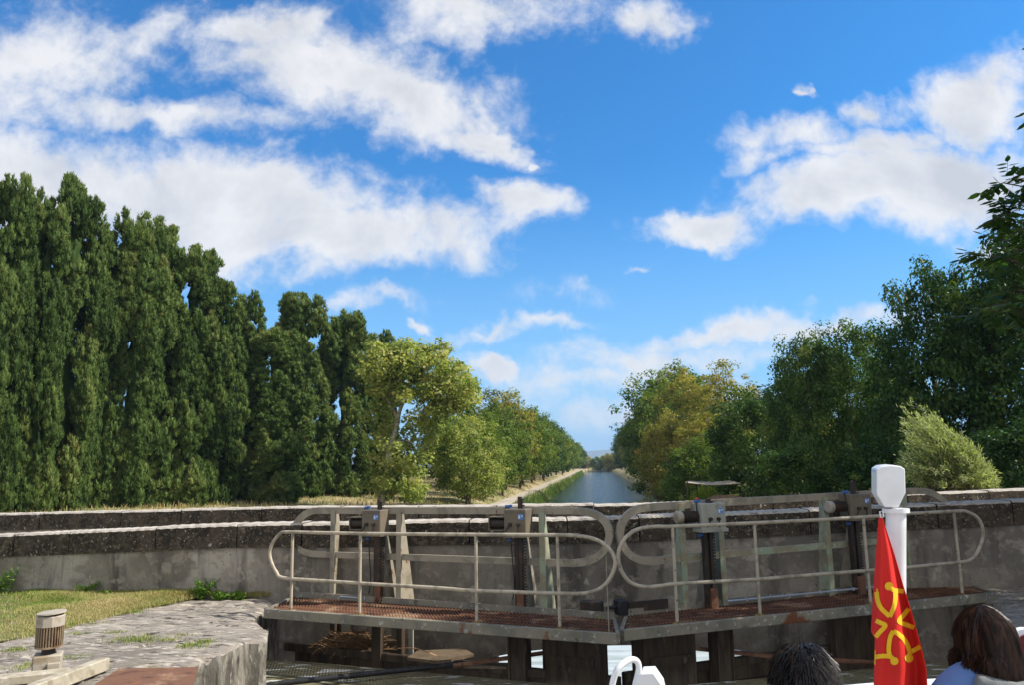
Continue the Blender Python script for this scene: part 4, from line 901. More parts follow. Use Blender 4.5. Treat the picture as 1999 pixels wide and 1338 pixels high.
# ------------------------------------------------------------------ trees on both banks
TPL = {}
def tpl(key, *a, **k):
    if key not in TPL:
        mb, cr = broad(*a, **k); TPL[key] = (trunk_mesh(mb), cr)
    return TPL[key]
def banks():
    A = [tpl('a0', 41, 7.4, 3.3, 1.0, 260, 62, .22, (.45, .9), lean=(.3, 0), trunk=.16, hollow=.45), tpl('a1', 42, 10., 4.0, 1.0, 330, 60, .26, (.5, 1.0), lean=(.4, 0), trunk=.2, hollow=.45), tpl('a2', 43, 10.5, 4.6, .8, 300, 55, .34, (.6, 1.2), trunk=.22)]
    Y = [55, 62.5, 73, 83, 93, 104, 115, 127, 139, 151, 164, 178, 193, 209, 225, 242, 260, 280, 302, 326, 352, 380, 408, 430]
    ordn = ['first', 'second', 'third', 'fourth', 'fifth', 'sixth', 'seventh', 'eighth']
    cm = [M['plane'], M['plane'], M['bank'], M['bank'], M['bankgold'], M['bank'], M['bank'], M['bank']]
    for i, y in enumerate(Y):
        u = -10.6+random.uniform(-.3, .3) if i < 2 else -11.0+random.uniform(-.6, .6); x = axis(y)+u; k = 0 if i < 2 else (1 if i < 9 else 2); s = random.uniform(.88, 1.04)*(.94 if i < 4 else 1.08)
        if i == 0: s = .80; x += 1.3
        if i == 1: s = 1.0
        if i in (2, 3): s *= .93
        z = float(ground_z(np.array(u), 0)); t, c = A[k]
        if i < 8: lab = 'yellow green plane tree, %s from the bridge in the row along the towpath' % ordn[i]
        else: lab = 'small far tree near the vanishing end of the left towpath row'
        m = cm[i] if i < 8 else (M['bank'] if i % 3 else M['dark'])
        place('bank_tree', (x, y, z), (s, s, s*random.uniform(.95, 1.06)), random.uniform(0, 6.28) if i > 3 else i*2.0, c, m, t, M['bark'], lab, 'tree', 'trees along the left towpath')
    # a looser second row fills behind
    for i, y in enumerate([88, 104, 118, 140, 165, 190, 220, 255, 300, 350, 420]):
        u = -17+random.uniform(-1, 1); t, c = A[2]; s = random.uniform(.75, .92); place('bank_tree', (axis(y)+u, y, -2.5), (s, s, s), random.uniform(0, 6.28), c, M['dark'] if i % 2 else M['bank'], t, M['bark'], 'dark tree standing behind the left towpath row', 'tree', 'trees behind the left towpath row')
    Rr = [tpl('r0', 61, 19, 5.2, .6, 330, 52, .40, (.7, 1.4), trunk=.3, hollow=.6), tpl('r1', 62, 18, 4.8, .5, 300, 52, .40, (.7, 1.3), trunk=.3, hollow=.6)]
    Y = [112, 122, 133, 145, 158, 172, 187, 203, 220, 239, 260, 284, 311, 342, 378, 415]
    for i, y in enumerate(Y):
        u = 12.5+random.uniform(-.6, .6); t, c = Rr[i % 2]; s = random.uniform(.9, 1.04)*(1.0 if i > 1 else .93)
        lab = ('tall leafy tree, %s of the far row on the right canal bank' % ordn[i]) if i < 6 else 'small far tree near the vanishing end of the right bank row'
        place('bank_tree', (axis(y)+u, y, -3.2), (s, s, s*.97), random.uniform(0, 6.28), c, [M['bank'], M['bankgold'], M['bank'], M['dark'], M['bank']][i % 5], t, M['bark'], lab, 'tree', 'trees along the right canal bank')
    for i, (u, y) in enumerate([(-6,548),(0,560),(6,552),(-12,545),(12,548),(3,540),(-20,560),(19,556),(-3,536),(28,560),(-30,565)]):
        t, c = A[2]; s = random.uniform(1.0, 1.5); place('bank_tree', (axis(y)+u, y-110, -4.9), (s*.8, s*.8, s*.62), random.uniform(0, 6.28), c, M['bank'] if i % 2 else M['bankgold'], t, M['bark'], 'tiny tree closing the far end of the canal below the blue hill', 'tree', 'trees closing the far end of the canal')
    # nearer mixed trees on the right bank: (px centre, D, top py, half width px, template, material, label)
    G = [tpl('g0', 71, 14, 4.2, .4, 260, 56, .30, (.5, 1.1), trunk=.22, hollow=.45), tpl('g1', 72, 13, 3.8, 2.0, 180, 50, .24, (.4, .9), trunk=.2, hollow=.3, shape='vase', bare=60, varmu=.6), tpl('g2', 73, 10, 3.6, .3, 330, 62, .24, (.45, .95), trunk=.2, hollow=.5),
         tpl('g3', 74, 11, 4.2, .2, 420, 66, .22, (.45, 1.0), trunk=.24, hollow=.5)]
    L = [(1278,100,728,62,0,'bank','green and yellow tree with broken crown above the right water edge'),(1345,90,722,60,0,'bankgold','golden brown tree between the green canal tree and the thin topped one'),(1424,76,697,62,1,'bankgold','sparse yellow tree with bare twiggy top rising above its neighbours'),
         (1385,70,800,62,1,'bankgold','low twiggy brown tree half bare over the canal edge'),(1300,78,800,45,2,'bankgold','low ochre bush tree by the right water edge'),(1465,52,752,72,2,'mid','dark green tree with yellow tips behind the moored boat'),(1360,58,850,60,2,'bank','dim olive scrub tree over the moored boat'),
         (1580,44,650,66,3,'mid','dark poplar like tree left of the twin peaked dark tree'),(1662,42,628,80,3,'mid','dark tree with two ragged peaks in the middle of the right side'),(1545,36,850,60,2,'mid','low dark shrub tree above the right gate'),
         (1830,34,512,95,3,'dark','big dark tree with a high bushy crown behind the willow'),(1950,32,520,110,3,'dark','big dark tree at the right edge under the overhanging branch'),(1740,38,700,60,2,'mid','dark tree filling the dip between the two big dark crowns'),(2060,30,420,110,3,'dark','dark tree mostly beyond the right photo edge'),(1720,30,840,70,2,'dark','low dark bush left of the willow'),(1990,24,800,90,2,'dark','black green bush right of the willow'),(1600,70,700,110,0,'dark','far dark tree mass behind the middle of the right side'),(1500,80,790,80,0,'bank','distant green tree behind the dark green one')]
    Hs = [14, 13, 10, 11]; Rs = [4.2, 3.8, 3.6, 4.2]
    for (px, D, top, hw, k, m, lab) in L:
        p = W(px, 800, D); u = p.x-axis(D); gz = float(ground_z(np.array(u), 0))-.1; H = W(px, top, D).z-gz; s = hw*D/1520./Rs[k]*1.3; t, c = G[k]
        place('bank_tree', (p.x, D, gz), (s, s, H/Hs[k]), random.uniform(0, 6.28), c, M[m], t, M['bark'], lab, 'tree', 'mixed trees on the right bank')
banks()
def shrub(name, px, D, top, gz, hw, key, args, kw, m, label, cat):
    t, c = tpl(key, *args, **kw); H = W(px, top, D).z-gz; p = W(px, 800, D); s = hw*D/1520./args[2]
    place(name, (p.x, D, gz), (s, s, H/args[1]), 0, c, m, t, M['bark'], label, cat)
# willow: long arching sprays blown to the left
def willow():
    D = 21.0; b = W(1862, 960, D); b.z = -2.0; root = empty('willow_bush', b, 'pale silvery willow bush with sprays blown to the left', 'bush'); rg = np.random.default_rng(3); mb = MB(); parts = []
    tips = []
    for i in range(300):
        if i < 9: tx, ty = [(1762,797),(1780,785),(1808,800),(1826,812),(1768,830),(1840,830),(1878,850),(1910,880),(1940,925)][i]
        else:
            a = rg.uniform(0, 1); tx = 1758+185*a; top = np.interp(tx, [1750,1775,1800,1830,1870,1910,1950], [860,800,812,818,848,885,935]); ty = top+(955-top)*rg.uniform(0, .95)
        tip = W(tx, ty, D+rg.normal(0, .55)); base = W(1862+rg.uniform(-55, 55), 965, D+rg.normal(0, .3)); mid = base.lerp(tip, .55)+Vector((.18, 0, .12))
        P = catmull([base, mid, tip], 6); mb.tube(P, [.012*(1-.8*j/12)+.002 for j in range(13)], 4)
        for j in range(3, 13):
            n = 12; q = np.array(P[j])[None]+rg.normal(0, .05, (n, 3))-np.array(b); dv = np.array((P[min(j+1, 12)]-P[j-1]).normalized())+rg.normal(0, .45, (n, 3)); dv /= np.linalg.norm(dv, axis=1, keepdims=True)
            global rng
            parts.append(sprayset(q, dv, rg.uniform(.07, .14, n), rg.uniform(.018, .032, n), np.clip(rg.normal(.5, .25, n), 0, 1)))
    mb.build('stems', M['bark'], root); link_mesh('foliage', tri_mesh('foliage', parts), M['willow'], root)
willow()
shrub('bush', 1361, 53, 949, -4.0, 30, 'yb', (91, 3, 1.5, .1, 60, 60, .12, (.3, .6)), dict(trunk=.05), leafmat('lime_leaves', [(0,(.2,.26,.02)),(1,(.42,.46,.04))], .6, .4), 'bright lime green bush under the boat awning', 'bush')
# ------------------------------------------------------------------ overhanging walnut on the right
def walnut():
    root = empty('walnut_tree', (11.2, 9.2, -1.8), 'near walnut tree whose leafy branch hangs in at the right edge', 'tree'); b = Vector((11.2, 9.2, -1.8)); mb = MB(); parts = []; rg = np.random.default_rng(17)
    tr = catmull([b+Vector((0, 0, -.2)), b+Vector((-.1, 0, 1.5)), b+Vector((.1, .1, 3.2)), b+Vector((-.1, 0, 5.2)), b+Vector((0, 0, 8))], 5); mb.tube(tr, [.26-.2*i/(len(tr)-1) for i in range(len(tr))], 10)
    tips = []
    # branch tips seen in the frame
    seen = [(1935,352),(1960,345),(1985,335),(1930,395),(1925,420),(1955,410),(1975,395),(1990,375),(1960,440),(1985,430),(1915,495),(1940,505),(1965,480),(1990,470),(1955,530),(1985,520),(1935,560),(1970,560),(1900,590),(1930,600),(1965,600),(1880,600),(1995,560),(1950,640),(1985,640),(1910,560)]
    for (x, y) in seen: tips.append(W(x+((22 if x < 1965 else 12) if y < 515 else 48), y+4, rg.uniform(9.2, 10.6)))
    for i in range(330):
        d = rg.normal(size=3); d /= np.linalg.norm(d); q = Vector((11.0+3.7*d[0], 9.0+4.0*d[1], 4.6+3.6*d[2]))
        if q.z < .8: q.z = .8+abs(q.z)*.3
        if q.x < .66*q.y+1.15: q.x = .66*q.y+1.15+rg.uniform(0, 1.0)
        tips.append(q)
    for i in range(170):  # unseen second crown lobe, added to darken the right wall and gate
        d = rg.normal(size=3); d /= np.linalg.norm(d); q = Vector((9.6+2.6*d[0], 6.6+2.4*d[1], 3.4+2.9*d[2]))
        if q.x < .66*q.y+1.15: q.x = .66*q.y+1.15+rg.uniform(0, 1.0)
        tips.append(q)
    for i, tp in enumerate(tips):
        k = int(np.clip((tp.z+1.8-1.5)/8*len(tr), 6, len(tr)-3)); s = tr[k]; m1 = s.lerp(tp, .5)+Vector((0, 0, .35)); P = catmull([s, m1, tp], 6)
        mb.tube(P, [.05*(1-.9*j/12)+.003 for j in range(13)], 5)
        for c in range(3 if i >= len(seen) else 1):
            cc = tp+Vector(rg.normal(0, .33, 3)) if c else tp
            for lf in range(5):
                a = Vector(rg.normal(0, 1, 3)); a.z = a.z*.4-.25; a.normalize(); Ln = rg.uniform(.22, .36); n = 7; ts = np.linspace(.25, 1, n)
                side = a.cross(Vector((0, 0, 1))).normalized(); st = cc+Vector(rg.normal(0, .05, 3))
                lp = CAMROT.transposed() @ st; ppx = CX-FPX*lp.x/lp.z; ppy = CY+FPX*lp.y/lp.z
                if i >= len(seen) and lp.z < 0 and 0 < ppx < 2045 and ppy < 1000: continue
                pos = np.array([tuple(st+a*Ln*t-b) for t in ts]); sg = np.array([1 if q % 2 else -1 for q in range(n)]); dv = np.array([tuple((a*.55+side*s_+Vector((0, 0, -.25))).normalized()) for s_ in sg]); dv[-1] = np.array(a)
                L = rg.uniform(.12, .19, n); r = np.tile(np.array([0, 0, 1.])+rg.normal(0, .35, 3), (n, 1)); S = np.cross(dv, r); S /= np.linalg.norm(S, axis=1, keepdims=True); w = L*.45
                V = np.stack([pos, pos+dv*L[:, None]*.3+S*w[:, None]*.45, pos+dv*L[:, None]*.65+S*w[:, None]*.42, pos+dv*L[:, None], pos+dv*L[:, None]*.65-S*w[:, None]*.42, pos+dv*L[:, None]*.3-S*w[:, None]*.45], 1).reshape(-1, 3)
                bb = np.arange(n)[:, None]*6; parts.append((V, np.concatenate([bb+np.array([[0,1,2,3]]), bb+np.array([[0,3,4,5]])]), np.repeat(np.clip(rg.normal(.45, .22, n), 0, 1), 6)))
                mb.tube([st, st+a*Ln], .003, 3)
    mb.build('trunk', M['bark'], root, True); link_mesh('crown', tri_mesh('crown', parts), M['walnut'], root)
walnut()
# ------------------------------------------------------------------ small plants
def weed(px, py, h, n, m, label, Y=None, spread=.10, leaf=.05):
    Yw = lerpx([(a[0], a[1]) for a in NEAR], px)-.12; p = W(px, py, Yw); p.z = QUAY; root = empty('weed', p, label, 'weed'); rg = np.random.default_rng(int(px)); mb = MB(); parts = []
    for i in range(n):
        tip = p+Vector((rg.normal(0, spread), rg.normal(0, spread*.5), h*rg.uniform(.5, 1))); P = catmull([p+Vector((rg.normal(0, spread*.25), 0, 0)), p.lerp(tip, .5)+Vector((0, 0, h*.08)), tip], 4); mb.tube(P, .0025, 4)
        q = np.array([tuple(P[j]-p) for j in range(2, 9)]); q = np.repeat(q, 4, 0)+rg.normal(0, .018, (28, 3)); dv = rg.normal(size=(28, 3))+np.array([0, 0, .5]); dv /= np.linalg.norm(dv, axis=1, keepdims=True)
        parts.append(sprayset(q, dv, rg.uniform(.6, 1.2, 28)*leaf, rg.uniform(.3, .5, 28)*leaf, np.clip(rg.normal(.4, .25, 28), 0, 1)))
    mb.build('stems', m, root); link_mesh('leaves', tri_mesh('leaves', parts), m, root)
for a in [(392,1158,.26,14,M['weed'],'leafy green weed with yellow leaves at the wall foot right of the lawn'),(165,1147,.22,7,M['weed'],'upright green weed against the wall above the motor'),(5,1143,.36,8,M['weed'],'tall green weed at the left edge of the wall'),(22,1140,.50,3,M['weed'],'thin yellow stalk weed beside the left edge'),
          (460,1164,.09,16,M['weed'],'low dark weeds along the wall by the gate'),(430,1162,.10,12,M['weed'],'low clump of weeds between the leafy weed and the gate'),(210,1150,.12,6,M['weed'],'small dim weed right of the upright weed'),(290,1152,.10,5,M['weed'],'small dry weed in the middle of the wall foot')]: weed(*a)
def bank_grass():
    parts = []
    n = 42000; y = 20+rng.uniform(0, 1, n)**1.6*150; u = rng.uniform(-30, -9.9, n); x = axis(y)+u; z = ground_z(u, y)
    parts.append(blades(np.stack([x, y, z], -1), rng.uniform(.12, .38, n), .035, .8, np.clip(fbm(x*.4, y*.4, 3)*1.2-.1+rng.normal(0, .2, n), 0, 1)))
    n = 16000; y = 20+rng.uniform(0, 1, n)**1.5*200; u = rng.uniform(8.5, 22, n); x = axis(y)+u; z = ground_z(u, y); parts.append(blades(np.stack([x, y, z], -1), rng.uniform(.2, .6, n), .04, .8, np.clip(rng.normal(.3, .2, n), 0, 1)))
    stuff('dry_grass', parts, M['dry'], 'dry straw coloured grass covering the banks beyond the bridge', 'grass')
    n = 24000; y = 40+rng.uniform(0, 1, n)**1.7*330; c = fbm(y*.12, y*0, 2, 8); u = -7.15+rng.normal(0, .28, n); x = axis(y)+u; z = ground_z(u, y)-.1
    parts = [blades(np.stack([x, y, z], -1), rng.uniform(.3, .9, n)*(.4+1.2*c), .05, .7)]
    stuff('reeds', parts, M['reed'], 'green reeds lining the left water edge of the canal', 'reeds')
bank_grass()
# ------------------------------------------------------------------ moored boat with awning
def moored():
    A_ = None; D = 50.0; c = W(1405, 985, D); root = empty('moored_boat', (c.x, D, WATER_LOW), 'brown wooden boat with a pale stretched awning moored on the right bank', 'boat')
    yaw = math.atan2(1, AXS)-.9; ex = Vector((math.cos(-.25), math.sin(-.25), 0)); ey = Vector((-ex.y, ex.x, 0)); o = Vector((c.x, D, WATER_LOW))
    mb = MB(); vs = []; secs = [(-3.2,.5,1.6),(-2.8,1.0,1.5),(-1,1.25,1.4),(1,1.25,1.4),(2.4,.9,1.55),(3.3,.12,1.8)]
    for s, w, h in secs:
        for a, z in ((-w, h), (-w*.8, -.3), (w*.8, -.3), (w, h)): vs.append(o+ex*s+ey*a+Vector((0, 0, z)))
    fs = [(0,1,2,3), (23,22,21,20)]
    for i in range(5):
        for k in range(4): k2 = (k+1) % 4; fs.append((4*i+k, 4*i+k2, 4*i+4+k2, 4*i+4+k))
    mb.add(vs, fs); mb.build('hull', M['wood'], root)
    mb = MB(); t = W(1418, 973, D-.5); mb.add([W(1378,975,D-1),W(1395,968,D-1),W(1430,967,D-1),W(1462,976,D-1),W(1462,978,D+1),W(1430,968,D+1),W(1395,969,D+1),W(1378,977,D+1)]+[W(1378,985,D-1),W(1462,985,D-1),W(1462,986,D+1),W(1378,986,D+1)], [(0,1,6,7),(1,2,5,6),(2,3,4,5),(0,8,9,3,2,1),(7,6,5,4,10,11),(0,7,11,8),(3,9,10,4)]); mb.build('cabin_roof', M['wood'], root)
    mb = MB(); pts = []
    A = [W(1338,943,D-1.2), W(1390,947.5,D-1.2), W(1447,944.5,D-1.2)]; B = [W(1345,940,D+1.2), W(1390,942,D+1.2), W(1424,939,D+1.2)]
    A = catmull(A, 4); B = catmull(B, 4); n = len(A); vs = [p for p in A]+[p for p in B]; fs = [(i, i+1, n+i+1, n+i) for i in range(n-1)]
    mb.add(vs, fs); aw = mb.build('awning', M['canvas'], root); sm = aw.modifiers.new('s', 'SOLIDIFY'); sm.thickness = .03
    for (x0, y0, x1, y1, dd) in [(1342,942,1341,985,-1.2),(1445,943,1454,985,-1.2),(1360,942,1362,985,1.2),(1422,940,1424,985,1.2)]:
        mb = MB(); mb.tube([W(x0,y0,D+dd), W(x1,y1,D+dd)], .04, 6); mb.build('awning_pole', M['darkmetal'], root)
moored()
# ------------------------------------------------------------------ our boat
HULLP = [(-1.6,-4),(-1.55,1.0),(-1.2,2.35),(-.35,3.05),(.94,3.46),(2.05,3.67),(3.2,3.4),(4.0,2.4),(4.3,1),(4.35,-4)]
def tour_boat():
    root = empty('passenger_boat', (1.4, 0, WATER_UP), 'white passenger boat bow in the foreground carrying a lamp mast', 'boat')
    P = catmull([Vector((x, y, 0)) for x, y in HULLP], 6); n = len(P); inn = []
    for i, p in enumerate(P):
        t = (P[min(i+1, n-1)]-P[max(i-1, 0)]).normalized(); nn = Vector((t.y, -t.x, 0)); inn.append(nn)
    def ring(prof, name, m):
        vs = []; k = len(prof); fs = []
        for p, nn in zip(P, inn):
            for d, z in prof: q = p+nn*d; vs.append((q.x, q.y, z))
        for i in range(n-1):
            for c in range(k): c2 = (c+1) % k; fs.append((k*i+c, k*i+k+c, k*i+k+c2, k*i+c2))
        mb = MB(); mb.add(vs, fs); return mb.build(name, m, root, True)
    ring([(0,-1.03),(.05,-1.03),(.05,-1.85),(.30,-2.7),(.26,-2.7),(0,-1.9)], 'hull', M['hull'])
    ring([(-.03,-1.0),(-.02,-.985),(.10,-.985),(.12,-1.0),(.12,-1.03),(-.03,-1.03)], 'gunwale', M['white'])
    mb = MB(); mb.add([(p.x+q.x*.051, p.y+q.y*.051, -1.72) for p, q in zip(P, inn)], [tuple(range(n))]); mb.build('deck', M['deck'], root)
    # bow grab rail and fairlead
    mb = MB(); L = catmull([W(1193,1372,3.22), W(1196,1335,3.22), W(1207,1306,3.22), W(1228,1290,3.25), W(1243,1292,3.27), W(1247,1308,3.3), W(1240,1340,3.3), W(1236,1370,3.3)], 6); mb.tube(L, .0125, 12); mb.build('grab_rail', M['white'], root, True)
    mb = MB(); mb.poly([W(1240,1375,3.25), W(1243,1326,3.25), W(1252,1318,3.25), W(1275,1317,3.25), W(1292,1342,3.25), W(1300,1375,3.25)], (.03, .12, 0)); mb.build('fairlead', M['white'], root)
    # lamp mast
    D = 3.1; s = D/1520.; b = W(1752, 1003, D)
    def Pm(zx, zy, dd=0): return W(1560+zx/2.92, 880+zy/2.92, D+dd)
    t0 = Pm(552, 352); bt = Vector((t0.x-.15, t0.y, -1.72)); mb = MB(); mb.tube([bt, t0], .0365, 24); mast = mb.build('lamp_mast', M['white'], root, True)
    c = Pm(551, 343); mb = MB(); mb.tube([c-Vector((0, 0, .009)), c+Vector((0, 0, .007))], .049, 28); mb.build('mast_cap', M['white'], mast, True)
    # lamp housing: rounded outline extruded away
    O = [Pm(*q, -.035) for q in ((488,326),(443,252),(443,108),(470,92),(525,86),(580,92),(604,108),(608,245),(568,326))]
    mb = MB(); mb.poly(O, (.024, .10, .004)); h = mb.build('lamp_housing', M['white'], mast); bv = h.modifiers.new('b', 'BEVEL'); bv.width = .004; bv.segments = 2
    mb = MB(); l0 = Pm(443,112,-.03)+Vector((.004, .016, 0)); mb.poly([l0, l0+Vector((.017, .070, 0)), l0+Vector((.017, .070, -.085)), l0+Vector((0, 0, -.085))], (-.003, -.001, 0)); mb.build('lamp_side', M['bluewhite'], mast)  # flat pale blue panel on the left side of the housing
    mb = MB(); q = Pm(470, 368, -.03); mb.tube([q+Vector((-.006,0,.012)), q+Vector((.006,0,.012)), q+Vector((.007,0,-.008)), q+Vector((-.005,0,-.012))], .0028, 8, closed=True); mb.build('flag_ring', M['white'], mast, True)
    # round red marker at the right rail
    mb = MB(); q = W(2002, 1262, 3.3); mb.tube([q+Vector((0, -.01, 0)), q+Vector((0, .015, 0))], [.066, .07], 28); mb.tube([Vector((q.x+.02, q.y+.02, -1.0)), q-Vector((-.02,-.02,.03))], .012, 8); rm = mb.build('marker_disc', M['white'], root, True)
    mb = MB(); mb.tube([q+Vector((.004, -.018, 0)), q+Vector((.004, -.008, 0))], .047, 24); mb.build('marker_face', mat('dark_red', (.13,.01,.02), [], .4), rm, True)
    # benches
    for (x, y) in ((.86, 2.0), (2.05, 2.15)):
        mb = MB(); mb.box((x+.1, y+.02, -1.34), .38, .19, .025, .1, .01); mb.box((x+.1, y, -1.54), .05, .12, .175, .1); mb.build('bench_seat', M['white'], root)
tour_boat()
def flag():
    D = 3.02
    def zy(a): return 880+a/2.92
    LT = [(385,455),(400,452),(680,431),(860,420),(1030,409),(1052,420),(1070,432),(1338,425),(1420,424)]; RT = [(385,474),(400,480),(600,545),(760,590),(920,640),(1100,690),(1240,724),(1338,731),(1420,735)]
    def surf(zx, zyv):
        l = float(np.interp(zyv, [a for a, b in LT], [b for a, b in LT])); r = float(np.interp(zyv, [a for a, b in RT], [b for a, b in RT])); t = (zx-l)/(r-l)
        grow = min(1, (zyv-385)/500.0); dd = grow*(.030*math.sin(t*7.5+.4+zyv*.0012)+.018*math.sin(t*13+zyv*.003))-.02*t-.01
        return W(1560+zx/2.92, zy(zyv), D+dd), t
    ny, nx = 70, 44; vs = []; fs = []
    for i in range(ny+1):
        y = 385+(1420-385)*i/ny; l = float(np.interp(y, [a for a, b in LT], [b for a, b in LT])); r = float(np.interp(y, [a for a, b in RT], [b for a, b in RT]))
        for k in range(nx+1): vs.append(surf(l+(r-l)*k/nx, y)[0])
    for i in range(ny):
        for k in range(nx): a = i*(nx+1)+k; fs.append((a, a+1, a+nx+2, a+nx+1))
    c = surf(460, 390)[0]; root = empty('flag', c, 'red flag with yellow outlined cross hanging folded from the white lamp mast', 'flag')
    mb = MB(); mb.add(vs, fs); o = mb.build('flag_cloth', M['redcloth'], root, True); so_ = o.modifiers.new('s', 'SOLIDIFY'); so_.thickness = .0012; so_.offset = 0
    S = [[(548,800),(550,840),(543,885),(530,920),(516,950)],[(442,808),(446,850),(460,890),(485,920),(516,948)],[(548,800),(575,803),(597,806)],[(515,780),(535,795),(552,802)],
         [(625,903),(598,938),(570,975),(610,995),(656,1012)],[(437,972),(465,985),(492,1001),(462,1035),(436,1066)],
         [(538,1032),(522,1060),(513,1100),(511,1145),(520,1182)],[(436,1180),(475,1174),(520,1178),(543,1200)],[(538,1032),(575,1055),(610,1095),(632,1150)],[(632,1152),(660,1138),(690,1120)],[(632,1150),(627,1185)],[(444,790),(446,812)],[(432,1140),(431,1225)]]
    mb = MB()
    for st in S:
        P = catmull([Vector((a, b, 0)) for a, b in st], 5); w = 13.0; vs = []; fs = []
        for i, p in enumerate(P):
            t = (P[min(i+1, len(P)-1)]-P[max(i-1, 0)]).normalized(); nrm = Vector((-t.y, t.x, 0)); ww = w if st[0][0] != 432 and st[0] != (444,790) else 4.5
            for s_ in (-1, 0, 1):
                q = p+nrm*ww*s_; l = float(np.interp(q.y, [a for a, b in LT], [b for a, b in LT])); r = float(np.interp(q.y, [a for a, b in RT], [b for a, b in RT])); q.x = min(max(q.x, l+1), r-1)
                w3 = surf(q.x, q.y)[0]; vs.append(w3*(1-.0015/1.0))
        for i in range(len(P)-1):
            for s_ in (0, 1): a = 3*i+s_; fs.append((a, a+1, a+4, a+3))
        mb.add(vs, fs)
    for (x, y, r) in [(512,776,24),(543,1203,23),(627,1186,25)]:
        vs = [surf(x, y)[0]*(1-.0022)]; 
        for k in range(20): a = 2*math.pi*k/20; vs.append(surf(x+r*math.cos(a), y+r*math.sin(a))[0]*(1-.0022))
        mb.add(vs, [(0, 1+k, 1+(k+1) % 20) for k in range(20)])
    mb.build('cross_emblem', M['yellow'], root)
flag()
